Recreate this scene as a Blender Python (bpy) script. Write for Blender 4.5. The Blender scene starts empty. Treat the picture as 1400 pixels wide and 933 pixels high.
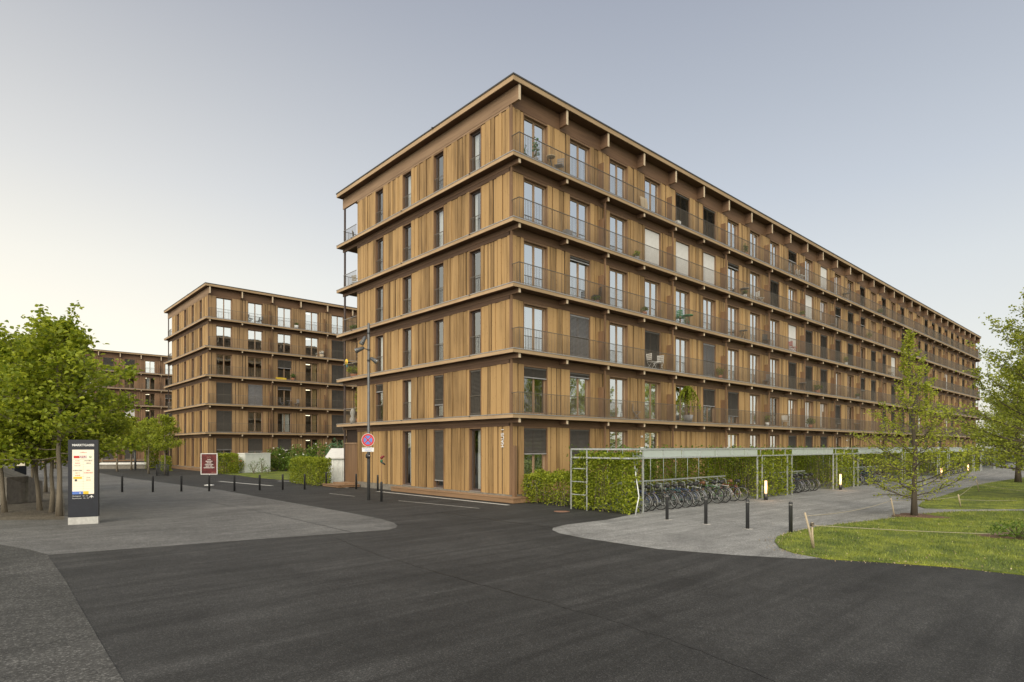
import bpy, math, random
import numpy as np
R = math.radians
scn = bpy.context.scene
COL = scn.collection
rnd = random.Random(7)

# ------------------------------------------------------------------ frame of reference
# x runs along the long facade, y along the gable, origin at the near corner of the balcony slab, z up.
CAM = (-18.185, -19.958, 2.57)
FOC, HX, HY = 823.0, 700.0, 611.0
TH = R(47.8)
RX = (math.sin(TH), -math.cos(TH))      # camera right
FW = (math.cos(TH), math.sin(TH))       # camera forward
def at(px, py, z=0.0, Y=None):
    """measured point of the place: ground distance from the picture row, or a given distance"""
    if Y is None:
        Y = FOC * (CAM[2] - z) / (py - HY)
    X = (px - HX) / FOC * Y
    return (CAM[0] + RX[0]*X + FW[0]*Y, CAM[1] + RX[1]*X + FW[1]*Y, z)
def zof(py, Y):
    return CAM[2] + (HY - py) * Y / FOC
def depth(p):
    return (p[0]-CAM[0])*FW[0] + (p[1]-CAM[1])*FW[1]

# ------------------------------------------------------------------ materials
MATS = {}
def nt(name):
    m = bpy.data.materials.new(name); m.use_nodes = True
    t = m.node_tree; b = t.nodes['Principled BSDF']
    MATS[name] = m
    return m, t, b
def N(t, typ, **kw):
    n = t.nodes.new(typ)
    for k, v in kw.items():
        setattr(n, k, v)
    return n
def plain(name, col, rough=.5, metal=0., vary=.12, scale=6., bump=0.0, emit=None, es=0):
    m, t, b = nt(name)
    b.inputs['Roughness'].default_value = rough
    b.inputs['Metallic'].default_value = metal
    tc = N(t, 'ShaderNodeTexCoord'); no = N(t, 'ShaderNodeTexNoise')
    no.inputs['Scale'].default_value = scale; no.inputs['Detail'].default_value = 4
    t.links.new(tc.outputs['Object'], no.inputs['Vector'])
    r = N(t, 'ShaderNodeValToRGB')
    r.color_ramp.elements[0].position = .3; r.color_ramp.elements[1].position = .7
    r.color_ramp.elements[0].color = [c*(1-vary) for c in col] + [1]
    r.color_ramp.elements[1].color = [min(1, c*(1+vary)) for c in col] + [1]
    t.links.new(no.outputs['Fac'], r.inputs[0]); t.links.new(r.outputs[0], b.inputs['Base Color'])
    if bump:
        bp = N(t, 'ShaderNodeBump'); bp.inputs['Strength'].default_value = bump; bp.inputs['Distance'].default_value = .01
        t.links.new(no.outputs['Fac'], bp.inputs['Height']); t.links.new(bp.outputs[0], b.inputs['Normal'])
    if emit:
        b.inputs['Emission Color'].default_value = list(emit)+[1]; b.inputs['Emission Strength'].default_value = es
    return m
def wood(name, c0, c1, axis='z', isl=.35, rough=.65, knots=True):
    m, t, b = nt(name)
    b.inputs['Roughness'].default_value = rough
    b.inputs['Specular IOR Level'].default_value = .3
    tc = N(t, 'ShaderNodeTexCoord'); geo = N(t, 'ShaderNodeNewGeometry')
    # shift the pattern per board
    mul = N(t, 'ShaderNodeMath', operation='MULTIPLY'); mul.inputs[1].default_value = 37.
    t.links.new(geo.outputs['Random Per Island'], mul.inputs[0])
    add = N(t, 'ShaderNodeVectorMath', operation='ADD')
    t.links.new(tc.outputs['Object'], add.inputs[0]); t.links.new(mul.outputs[0], add.inputs[1])
    mp = N(t, 'ShaderNodeMapping')
    s = {'z': (14, 14, .5), 'x': (.5, 14, 14), 'y': (14, .5, 14)}[axis]
    mp.inputs['Scale'].default_value = s
    t.links.new(add.outputs[0], mp.inputs['Vector'])
    no = N(t, 'ShaderNodeTexNoise'); no.inputs['Scale'].default_value = 1.; no.inputs['Detail'].default_value = 5; no.inputs['Roughness'].default_value = .6
    t.links.new(mp.outputs[0], no.inputs['Vector'])
    mp2 = N(t, 'ShaderNodeMapping')
    s2 = {'z': (1.3, 1.3, .35), 'x': (.35, 1.3, 1.3), 'y': (1.3, .35, 1.3)}[axis]
    mp2.inputs['Scale'].default_value = s2
    t.links.new(tc.outputs['Object'], mp2.inputs['Vector'])
    n2 = N(t, 'ShaderNodeTexNoise'); n2.inputs['Scale'].default_value = 1.; n2.inputs['Detail'].default_value = 3
    t.links.new(mp2.outputs[0], n2.inputs['Vector'])
    a1 = N(t, 'ShaderNodeMath', operation='MULTIPLY_ADD')
    a1.inputs[1].default_value = isl; t.links.new(geo.outputs['Random Per Island'], a1.inputs[0])
    a0 = N(t, 'ShaderNodeMath', operation='MULTIPLY_ADD'); a0.inputs[1].default_value = .75
    t.links.new(no.outputs['Fac'], a0.inputs[0])
    a2 = N(t, 'ShaderNodeMath', operation='MULTIPLY'); a2.inputs[1].default_value = .6
    t.links.new(n2.outputs['Fac'], a2.inputs[0]); t.links.new(a2.outputs[0], a0.inputs[2])
    t.links.new(a0.outputs[0], a1.inputs[2])
    r = N(t, 'ShaderNodeValToRGB')
    r.color_ramp.elements[0].position = .42; r.color_ramp.elements[0].color = list(c0)+[1]
    r.color_ramp.elements[1].position = 1.12-(.35-isl)*.6 if False else 1.0; r.color_ramp.elements[1].color = list(c1)+[1]
    t.links.new(a1.outputs[0], r.inputs[0])
    out = r.outputs[0]
    if knots:
        mp3 = N(t, 'ShaderNodeMapping')
        mp3.inputs['Scale'].default_value = {'z': (9, 9, 3), 'x': (3, 9, 9), 'y': (9, 3, 9)}[axis]
        t.links.new(add.outputs[0], mp3.inputs['Vector'])
        vo = N(t, 'ShaderNodeTexVoronoi'); vo.inputs['Scale'].default_value = 1.
        t.links.new(mp3.outputs[0], vo.inputs['Vector'])
        kr = N(t, 'ShaderNodeValToRGB')
        kr.color_ramp.elements[0].position = .05; kr.color_ramp.elements[0].color = (.45, .38, .32, 1)
        kr.color_ramp.elements[1].position = .16; kr.color_ramp.elements[1].color = (1, 1, 1, 1)
        t.links.new(vo.outputs['Distance'], kr.inputs[0])
        mx = N(t, 'ShaderNodeMix', data_type='RGBA', blend_type='MULTIPLY'); mx.inputs[0].default_value = .8
        t.links.new(out, mx.inputs[6]); t.links.new(kr.outputs[0], mx.inputs[7]); out = mx.outputs[2]
    t.links.new(out, b.inputs['Base Color'])
    bp = N(t, 'ShaderNodeBump'); bp.inputs['Strength'].default_value = .35; bp.inputs['Distance'].default_value = .006
    t.links.new(no.outputs['Fac'], bp.inputs['Height']); t.links.new(bp.outputs[0], b.inputs['Normal'])
    return m
def leafmat(name, c0, c1, trans=.35):
    m, t, b = nt(name)
    geo = N(t, 'ShaderNodeNewGeometry'); r = N(t, 'ShaderNodeValToRGB')
    r.color_ramp.elements[0].color = list(c0)+[1]; r.color_ramp.elements[1].color = list(c1)+[1]
    t.links.new(geo.outputs['Random Per Island'], r.inputs[0])
    t.links.new(r.outputs[0], b.inputs['Base Color'])
    b.inputs['Roughness'].default_value = .5; b.inputs['Specular IOR Level'].default_value = .35
    tr = N(t, 'ShaderNodeBsdfTranslucent'); hs = N(t, 'ShaderNodeHueSaturation')
    hs.inputs['Value'].default_value = 1.5; hs.inputs['Hue'].default_value = .485
    t.links.new(r.outputs[0], hs.inputs['Color']); t.links.new(hs.outputs[0], tr.inputs['Color'])
    mx = N(t, 'ShaderNodeMixShader'); mx.inputs[0].default_value = trans
    t.links.new(b.outputs[0], mx.inputs[1]); t.links.new(tr.outputs[0], mx.inputs[2])
    t.links.new(mx.outputs[0], t.nodes['Material Output'].inputs['Surface'])
    return m
def paving(name, c0, c1, sp0, sp1, big=.35, rough=.8, patch=.5, speck=120., cracks=True):
    m, t, b = nt(name)
    tc = N(t, 'ShaderNodeTexCoord')
    def noise(sc, det=3, ro=.5, dist=0.):
        n = N(t, 'ShaderNodeTexNoise'); n.inputs['Scale'].default_value = sc; n.inputs['Detail'].default_value = det
        n.inputs['Roughness'].default_value = ro; n.inputs['Distortion'].default_value = dist
        t.links.new(tc.outputs['Object'], n.inputs['Vector']); return n
    lo = noise(big, 5, .6, .6)
    r = N(t, 'ShaderNodeValToRGB'); r.color_ramp.elements[0].position = .35; r.color_ramp.elements[1].position = .68
    r.color_ramp.elements[0].color = list(c0)+[1]; r.color_ramp.elements[1].color = list(c1)+[1]
    t.links.new(lo.outputs['Fac'], r.inputs[0])
    # aggregate
    vo = N(t, 'ShaderNodeTexVoronoi'); vo.inputs['Scale'].default_value = speck
    t.links.new(tc.outputs['Object'], vo.inputs['Vector'])
    sr = N(t, 'ShaderNodeValToRGB')
    for e, (p, c) in zip(sr.color_ramp.elements, ((.0, sp0), (1., sp1))):
        e.position = p; e.color = (c, c, c, 1)
    sr.color_ramp.elements.new(.8).color = (1., 1., 1., 1)
    sep = N(t, 'ShaderNodeSeparateColor'); t.links.new(vo.outputs['Color'], sep.inputs[0])
    t.links.new(sep.outputs[0], sr.inputs[0])
    mx = N(t, 'ShaderNodeMix', data_type='RGBA', blend_type='MULTIPLY'); mx.inputs[0].default_value = 1.
    t.links.new(r.outputs[0], mx.inputs[6]); t.links.new(sr.outputs[0], mx.inputs[7])
    out = mx.outputs[2]
    # worn streaks, tyre marks and stains
    mp = N(t, 'ShaderNodeMapping'); mp.inputs['Rotation'].default_value = (0, 0, R(-38)); mp.inputs['Scale'].default_value = (.12, 1.5, 1)
    t.links.new(tc.outputs['Object'], mp.inputs['Vector'])
    st = N(t, 'ShaderNodeTexNoise'); st.inputs['Scale'].default_value = 1.2; st.inputs['Detail'].default_value = 6; st.inputs['Distortion'].default_value = 1.2
    t.links.new(mp.outputs[0], st.inputs['Vector'])
    r2 = N(t, 'ShaderNodeValToRGB'); r2.color_ramp.elements[0].position = .36; r2.color_ramp.elements[1].position = .66
    r2.color_ramp.elements[0].color = (1-.35*patch,)*3+(1,); r2.color_ramp.elements[1].color = (1+.45*patch,)*3+(1,)
    t.links.new(st.outputs['Fac'], r2.inputs[0])
    m2 = N(t, 'ShaderNodeMix', data_type='RGBA', blend_type='MULTIPLY'); m2.inputs[0].default_value = 1.
    t.links.new(out, m2.inputs[6]); t.links.new(r2.outputs[0], m2.inputs[7]); out = m2.outputs[2]
    md = noise(2.3, 6, .7)
    r3 = N(t, 'ShaderNodeValToRGB'); r3.color_ramp.elements[0].position = .35; r3.color_ramp.elements[1].position = .7
    r3.color_ramp.elements[0].color = (.88,)*3+(1,); r3.color_ramp.elements[1].color = (1.18,)*3+(1,)
    t.links.new(md.outputs['Fac'], r3.inputs[0])
    m4 = N(t, 'ShaderNodeMix', data_type='RGBA', blend_type='MULTIPLY'); m4.inputs[0].default_value = 1.
    t.links.new(out, m4.inputs[6]); t.links.new(r3.outputs[0], m4.inputs[7]); out = m4.outputs[2]
    if cracks:
        # a few tarred joints: narrow bands of a warped large noise
        cn = noise(.11, 2, .5, .5)
        sb = N(t, 'ShaderNodeMath', operation='SUBTRACT'); sb.inputs[1].default_value = .5
        ab = N(t, 'ShaderNodeMath', operation='ABSOLUTE'); t.links.new(cn.outputs['Fac'], sb.inputs[0]); t.links.new(sb.outputs[0], ab.inputs[0])
        cr = N(t, 'ShaderNodeValToRGB'); cr.color_ramp.elements[0].position = .0005; cr.color_ramp.elements[1].position = .003
        cr.color_ramp.elements[0].color = (.82, .82, .82, 1); cr.color_ramp.elements[1].color = (1, 1, 1, 1)
        t.links.new(ab.outputs[0], cr.inputs[0])
        m3 = N(t, 'ShaderNodeMix', data_type='RGBA', blend_type='MULTIPLY'); m3.inputs[0].default_value = 1.
        t.links.new(out, m3.inputs[6]); t.links.new(cr.outputs[0], m3.inputs[7]); out = m3.outputs[2]
    t.links.new(out, b.inputs['Base Color'])
    b.inputs['Roughness'].default_value = rough
    b.inputs['Specular IOR Level'].default_value = .4
    bp = N(t, 'ShaderNodeBump'); bp.inputs['Strength'].default_value = .5; bp.inputs['Distance'].default_value = .006
    t.links.new(vo.outputs['Distance'], bp.inputs['Height']); t.links.new(bp.outputs[0], b.inputs['Normal'])
    return m
def glassmat(name, fac, tint=(.93, .96, .95)):
    m, t, b = nt(name)
    t.nodes.remove(b)
    g = N(t, 'ShaderNodeBsdfGlossy'); g.inputs['Roughness'].default_value = .02; g.inputs['Color'].default_value = (.96, 1, 1, 1)
    tr = N(t, 'ShaderNodeBsdfTransparent'); tr.inputs['Color'].default_value = list(tint)+[1]
    lw = N(t, 'ShaderNodeLayerWeight'); lw.inputs['Blend'].default_value = .35
    mm = N(t, 'ShaderNodeMath', operation='MULTIPLY_ADD'); mm.inputs[1].default_value = .4; mm.inputs[2].default_value = fac
    mm.use_clamp = True
    t.links.new(lw.outputs['Fresnel'], mm.inputs[0])
    # slightly uneven panes
    tc = N(t, 'ShaderNodeTexCoord'); no = N(t, 'ShaderNodeTexNoise'); no.inputs['Scale'].default_value = .9
    t.links.new(tc.outputs['Object'], no.inputs['Vector'])
    bp = N(t, 'ShaderNodeBump'); bp.inputs['Strength'].default_value = .06; bp.inputs['Distance'].default_value = .05
    t.links.new(no.outputs['Fac'], bp.inputs['Height']); t.links.new(bp.outputs[0], g.inputs['Normal'])
    mx = N(t, 'ShaderNodeMixShader'); t.links.new(mm.outputs[0], mx.inputs[0])
    t.links.new(tr.outputs[0], mx.inputs[1]); t.links.new(g.outputs[0], mx.inputs[2])
    t.links.new(mx.outputs[0], t.nodes['Material Output'].inputs['Surface'])
    return m

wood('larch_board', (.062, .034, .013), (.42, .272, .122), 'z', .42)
wood('larch_board_brown', (.10, .058, .032), (.27, .165, .095), 'z', .3)  # redder brown, with the far facade's shade put into the colour
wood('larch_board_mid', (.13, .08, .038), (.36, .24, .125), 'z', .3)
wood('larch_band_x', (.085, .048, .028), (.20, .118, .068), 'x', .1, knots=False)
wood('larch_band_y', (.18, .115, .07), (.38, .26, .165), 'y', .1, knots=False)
wood('shadow_band', (.07, .042, .028), (.15, .09, .058), 'y', .1, knots=False)  # gable band below the top floor: slab shade painted into the wood colour
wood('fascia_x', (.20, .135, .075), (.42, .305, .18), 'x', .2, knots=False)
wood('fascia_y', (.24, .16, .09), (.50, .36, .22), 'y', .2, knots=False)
wood('soffit', (.055, .029, .016), (.125, .070, .040), 'x', .15, knots=False)  # wood colour darkened to deepen the shade under slabs and roof
wood('beam_wood', (.10, .06, .038), (.24, .15, .095), 'y', .1, knots=False)
wood('end_grain', (.42, .33, .22), (.62, .52, .38), 'z', .2, knots=False)
wood('reveal_wood', (.11, .065, .038), (.25, .155, .09), 'z', .1, knots=False)
wood('sash_wood', (.20, .13, .08), (.36, .25, .16), 'z', .1, knots=False)
wood('door_oak', (.42, .29, .13), (.62, .46, .24), 'z', .1, knots=False)
wood('plinth_wood', (.14, .085, .05), (.30, .19, .11), 'y', .3, knots=False)
wood('stake_wood', (.34, .28, .19), (.52, .44, .32), 'z', .3, knots=False)
wood('bark', (.10, .085, .065), (.30, .26, .20), 'z', .0, rough=.9, knots=False)
wood('bark_dark', (.05, .042, .032), (.15, .125, .095), 'z', .0, rough=.9, knots=False)
plain('backing', (.03, .018, .012), .8)
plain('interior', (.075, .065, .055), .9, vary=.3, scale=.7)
plain('edge_metal', (.40, .39, .38), .45, .7)
plain('roof_metal', (.06, .058, .055), .5, .3)
plain('railing_metal', (.135, .12, .098), .5, .3)
plain('dark_metal', (.045, .047, .05), .45, .4)
plain('lamp_metal', (.11, .115, .12), .45, .4)
plain('column_paint', (.075, .055, .05), .5)
plain('blind_dark', (.12, .112, .10), .5, .1, vary=.08)
plain('blind_grey', (.32, .32, .33), .5, .2)
plain('screen_white', (.62, .62, .61), .8, vary=.05)
plain('curtain_white', (.78, .78, .76), .9, vary=.05)
plain('curtain_warm', (.55, .40, .20), .9)
plain('curtain_teal', (.08, .38, .48), .9)
plain('curtain_yellow', (.75, .55, .10), .9)
glassmat('pane_glass', .74)
glassmat('pane_glass_dim', .27)
plain('galvanised', (.52, .55, .56), .42, .55, vary=.18, scale=14)
plain('white_paint', (.72, .73, .72), .5)
plain('cabinet_white', (.66, .69, .68), .55, vary=.1, scale=2.)
plain('sign_blue_black', (.018, .021, .030), .35)
plain('concrete', (.36, .35, .33), .85, vary=.15, scale=9, bump=.3)
plain('concrete_light', (.47, .47, .45), .85, vary=.12, scale=12, bump=.3)
plain('concrete_dark', (.20, .185, .16), .85, vary=.2, scale=5, bump=.3)
plain('line_white', (.34, .33, .31), .8, vary=.3, scale=3)
plain('red_paint', (.52, .03, .03), .45)
plain('red_poster', (.11, .014, .016), .5, vary=.7, scale=3)
plain('red_dark', (.18, .015, .02), .5)
plain('green_dark', (.015, .11, .06), .5)
plain('tar', (.022, .022, .022), .55)
plain('blue_paint', (.10, .20, .58), .45)
plain('green_paint', (.03, .26, .12), .5)
plain('yellow_paint', (.78, .55, .04), .5)
plain('orange_paint', (.70, .25, .08), .5)
plain('black_rubber', (.018, .018, .018), .7)
plain('black_plastic', (.025, .025, .027), .5)
plain('rim_alloy', (.50, .51, .52), .3, .8)
plain('brown_leather', (.16, .075, .035), .5)
plain('terracotta', (.36, .15, .08), .8)
plain('pot_grey', (.22, .22, .23), .7)
plain('soil_mulch', (.13, .075, .05), .95, vary=.5, scale=20, bump=.8)
plain('rope_fibre', (.36, .32, .24), .9)
plain('rust', (.20, .11, .075), .8)
plain('petal_white', (.75, .74, .70), .7)
plain('lettering_grey', (.8, .8, .8), .4, .1)
plain('text_black', (.05, .05, .05), .6)
plain('light_tube', (.5, .35, .22), .4, emit=(1., .56, .30), es=1.5)
plain('light_panel', (.5, .46, .38), .4, vary=.03, emit=(1., .84, .58), es=.40)
plain('ceiling_lamp', (1., .9, .7), .4, emit=(1., .86, .6), es=2.2)
for nm, c in {'bike_blue': (.03, .06, .20), 'bike_black': (.02, .02, .022), 'bike_silver': (.45, .46, .48), 'bike_teal': (.03, .13, .14),
              'bike_white': (.65, .65, .63), 'bike_green': (.08, .30, .06), 'bike_red': (.35, .03, .03)}.items():
    plain(nm, c, .3, .3)
def roofglass(nm='shelter_glass', fac=.3):
    m, t, b = nt(nm)
    b.inputs['Base Color'].default_value = (.55, .62, .60, 1); b.inputs['Roughness'].default_value = .3
    tr = N(t, 'ShaderNodeBsdfTransparent'); tr.inputs['Color'].default_value = (.86, .92, .9, 1)
    mx = N(t, 'ShaderNodeMixShader'); mx.inputs[0].default_value = fac
    t.links.new(b.outputs[0], mx.inputs[1]); t.links.new(tr.outputs[0], mx.inputs[2])
    t.links.new(mx.outputs[0], t.nodes['Material Output'].inputs['Surface'])
roofglass(); roofglass('clear_glass', .9)
leafmat('maple_leaf', (.115, .17, .010), (.36, .42, .04), .45)
leafmat('hornbeam_leaf', (.18, .24, .018), (.46, .50, .07), .48)
leafmat('park_leaf', (.15, .20, .022), (.42, .47, .075), .46)
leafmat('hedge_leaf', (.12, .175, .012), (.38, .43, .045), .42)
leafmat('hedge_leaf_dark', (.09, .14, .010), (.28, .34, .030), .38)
leafmat('shrub_leaf', (.05, .11, .014), (.17, .25, .035), .3)
leafmat('blue_leaf', (.07, .16, .08), (.16, .28, .14), .3)
paving('dark_asphalt', (.026, .0260, .0258), (.043, .043, .0425), .5, 2.1, speck=75, patch=.7)
paving('plaza_paving', (.098, .098, .097), (.158, .158, .155), .5, 1.9, big=.25, speck=70, patch=.35)
paving('path_paving', (.21, .211, .208), (.30, .301, .295), .5, 1.5, big=.4, speck=60, patch=.4)
paving('gravel_bed', (.10, .085, .065), (.17, .15, .12), .4, 1.9, big=.8, speck=35, patch=.2, cracks=False)
def lawnmat():
    m, t, b = nt('lawn_green')
    tc = N(t, 'ShaderNodeTexCoord')
    n1 = N(t, 'ShaderNodeTexNoise'); n1.inputs['Scale'].default_value = .9; n1.inputs['Detail'].default_value = 7; n1.inputs['Roughness'].default_value = .7
    t.links.new(tc.outputs['Object'], n1.inputs['Vector'])
    r = N(t, 'ShaderNodeValToRGB')
    e = r.color_ramp.elements; e[0].position = .33; e[0].color = (.06, .085, .012, 1); e[1].position = .62; e[1].color = (.21, .24, .026, 1)
    e.new(.46).color = (.10, .135, .016, 1); e.new(.78).color = (.19, .17, .05, 1)
    t.links.new(n1.outputs['Fac'], r.inputs[0])
    n2 = N(t, 'ShaderNodeTexNoise'); n2.inputs['Scale'].default_value = 30; n2.inputs['Detail'].default_value = 4
    t.links.new(tc.outputs['Object'], n2.inputs['Vector'])
    r2 = N(t, 'ShaderNodeValToRGB'); r2.color_ramp.elements[0].position = .3; r2.color_ramp.elements[1].position = .7
    r2.color_ramp.elements[0].color = (.5, .5, .5, 1); r2.color_ramp.elements[1].color = (1.4, 1.4, 1.3, 1)
    t.links.new(n2.outputs['Fac'], r2.inputs[0])
    mx = N(t, 'ShaderNodeMix', data_type='RGBA', blend_type='MULTIPLY'); mx.inputs[0].default_value = 1.
    t.links.new(r.outputs[0], mx.inputs[6]); t.links.new(r2.outputs[0], mx.inputs[7])
    t.links.new(mx.outputs[2], b.inputs['Base Color']); b.inputs['Roughness'].default_value = .9
    bp = N(t, 'ShaderNodeBump'); bp.inputs['Strength'].default_value = .8; bp.inputs['Distance'].default_value = .03
    t.links.new(n2.outputs['Fac'], bp.inputs['Height']); t.links.new(bp.outputs[0], b.inputs['Normal'])
lawnmat()
def grassmat():
    m, t, b = nt('grass_blade')
    geo = N(t, 'ShaderNodeNewGeometry')
    n1 = N(t, 'ShaderNodeTexNoise'); n1.inputs['Scale'].default_value = .9; n1.inputs['Detail'].default_value = 7; n1.inputs['Roughness'].default_value = .7
    t.links.new(geo.outputs['Position'], n1.inputs['Vector'])
    ad = N(t, 'ShaderNodeMath', operation='MULTIPLY_ADD'); ad.inputs[1].default_value = .25
    t.links.new(geo.outputs['Random Per Island'], ad.inputs[0]); t.links.new(n1.outputs['Fac'], ad.inputs[2])
    r = N(t, 'ShaderNodeValToRGB'); e = r.color_ramp.elements
    e[0].position = .45; e[0].color = (.07, .115, .012, 1); e[1].position = .82; e[1].color = (.25, .285, .032, 1)
    t.links.new(ad.outputs[0], r.inputs[0]); t.links.new(r.outputs[0], b.inputs['Base Color'])
    b.inputs['Roughness'].default_value = .6
grassmat()

# ------------------------------------------------------------------ mesh builder
class MB:
    def __init__(s, tr=None):
        s.v, s.f, s.m, s.tr = [], [], [], tr
        s.smooth = []
    def add(s, vs, fs, mat, smooth=False):
        n = len(s.v)
        if s.tr: vs = [s.tr(p) for p in vs]
        s.v += vs
        s.f += [tuple(i+n for i in f) for f in fs]
        s.m += [mat]*len(fs); s.smooth += [smooth]*len(fs)
    def box(s, x0, x1, y0, y1, z0, z1, mat):
        s.add([(x0,y0,z0),(x1,y0,z0),(x1,y1,z0),(x0,y1,z0),(x0,y0,z1),(x1,y0,z1),(x1,y1,z1),(x0,y1,z1)],
              [(0,3,2,1),(4,5,6,7),(0,1,5,4),(1,2,6,5),(2,3,7,6),(3,0,4,7)], mat)
    def quad(s, a, b, c, d, mat):
        s.add([a,b,c,d], [(0,1,2,3)], mat)
    def tube(s, pts, rad, mat, n=6, cap=True, smooth=True):
        pts = [np.array(p, float) for p in pts]
        rs = rad if isinstance(rad, (list, tuple)) else [rad]*len(pts)
        V, F = [], []
        prev = None
        for i, p in enumerate(pts):
            d = pts[min(i+1, len(pts)-1)] - pts[max(i-1, 0)]
            L = np.linalg.norm(d); d = d/L if L > 1e-9 else np.array((0, 0, 1.))
            if prev is None:
                ref = np.array((1., 0, 0)) if abs(d[0]) < .9 else np.array((0, 1., 0))
            else: ref = prev
            a = ref - d*np.dot(ref, d); a /= max(1e-9, np.linalg.norm(a)); b = np.cross(d, a); prev = a
            for k in range(n):
                t = 2*math.pi*k/n
                V.append(tuple(p + (a*math.cos(t)+b*math.sin(t))*rs[i]))
        for i in range(len(pts)-1):
            for k in range(n):
                F.append((i*n+k, i*n+(k+1) % n, (i+1)*n+(k+1) % n, (i+1)*n+k))
        if cap:
            F.append(tuple(range(n-1, -1, -1))); F.append(tuple((len(pts)-1)*n+k for k in range(n)))
        s.add(V, F, mat, smooth)
    def cyl(s, x, y, z0, z1, r, mat, n=12, r1=None):
        s.tube([(x,y,z0),(x,y,z1)], [r, r if r1 is None else r1], mat, n)
    def lathe(s, x, y, prof, mat, n=14):
        s.tube([(x, y, z) for r, z in prof], [r for r, z in prof], mat, n)
    def torus(s, c, R0, r, mat, axis='y', n=28, k=6):
        V, F = [], []
        for i in range(n):
            t = 2*math.pi*i/n
            for j in range(k):
                p = 2*math.pi*j/k; q = R0+r*math.cos(p); h = r*math.sin(p)
                if axis == 'y': V.append((c[0]+q*math.cos(t), c[1]+h, c[2]+q*math.sin(t)))
                else: V.append((c[0]+q*math.cos(t), c[1]+q*math.sin(t), c[2]+h))
        for i in range(n):
            for j in range(k):
                F.append((i*k+j, ((i+1) % n)*k+j, ((i+1) % n)*k+(j+1) % k, i*k+(j+1) % k))
        s.add(V, F, mat, True)
    def mesh(s, name):
        me = bpy.data.meshes.new(name)
        me.from_pydata(s.v, [], s.f)
        names = list(dict.fromkeys(s.m))
        for n_ in names: me.materials.append(MATS[n_])
        ix = {n_: i for i, n_ in enumerate(names)}
        me.polygons.foreach_set('material_index', [ix[q] for q in s.m])
        me.polygons.foreach_set('use_smooth', s.smooth)
        me.update()
        return me
    def build(s, name, parent=None, loc=None):
        o = bpy.data.objects.new(name, s.mesh(name)); COL.objects.link(o)
        if parent: o.parent = parent
        if loc: o.location = loc
        return o
def tag(o, label=None, cat=None, group=None, kind=None):
    if label: o['label'] = label
    if cat: o['category'] = cat
    if group: o['group'] = group
    if kind: o['kind'] = kind
    return o
def empty(name, loc, rz=0, label=None, cat=None, group=None):
    o = bpy.data.objects.new(name, None); COL.objects.link(o)
    o.location = loc; o.rotation_euler = (0, 0, rz); o.empty_display_size = .3
    return tag(o, label, cat, group)
def copy_tree(o, parent=None):
    c = o.copy(); COL.objects.link(c)
    if parent: c.parent = parent
    for ch in list(o.children): copy_tree(ch, c)
    return c
def obj(name, me, parent=None, loc=(0,0,0), rz=0):
    o = bpy.data.objects.new(name, me); COL.objects.link(o); o.location = loc; o.rotation_euler = (0,0,rz)
    if parent: o.parent = parent
    return o

# ------------------------------------------------------------------ leaves
def leaf_mesh(name, P, size, mat, seed=0, up=.35, extra=None, droop=0., aspect=.75):
    """one folded leaf per point; P (n,3)"""
    g = np.random.default_rng(seed)
    n = len(P); P = np.asarray(P, float)
    s = size*g.uniform(.6, 1.3, n)
    d = g.normal(size=(n, 3)); d[:, 2] = d[:, 2]*.6 - droop; d /= np.linalg.norm(d, axis=1)[:, None]
    u = g.normal(size=(n, 3)); u[:, 2] = abs(u[:, 2])+up
    u -= d*(u*d).sum(1)[:, None]; u /= np.linalg.norm(u, axis=1)[:, None]
    w = np.cross(d, u)
    fold = g.uniform(.05, .35, n)[:, None]
    S = s[:, None]
    a = P - d*S*.5; b = P + d*S*.5
    V = np.empty((n, 6, 3))
    V[:, 0] = a
    V[:, 1] = P - d*S*.15 + w*S*aspect*.5 + u*S*fold
    V[:, 2] = P + d*S*.22 + w*S*aspect*.38 + u*S*fold
    V[:, 3] = b
    V[:, 4] = P + d*S*.22 - w*S*aspect*.38 + u*S*fold
    V[:, 5] = P - d*S*.15 - w*S*aspect*.5 + u*S*fold
    V = V.reshape(-1, 3)
    base = (np.arange(n)*6)[:, None]
    F = np.concatenate([base+np.array([0, 1, 2, 3]), base+np.array([0, 3, 4, 5])], 1).reshape(-1)
    me = bpy.data.meshes.new(name)
    nf = 2*n
    me.vertices.add(len(V)); me.vertices.foreach_set('co', V.reshape(-1))
    me.loops.add(len(F)); me.loops.foreach_set('vertex_index', F.astype(np.int32))
    me.polygons.add(nf); me.polygons.foreach_set('loop_start', np.arange(0, nf*4, 4, dtype=np.int32))
    me.materials.append(MATS[mat])
    me.update(calc_edges=True); me.validate()
    return me

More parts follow.
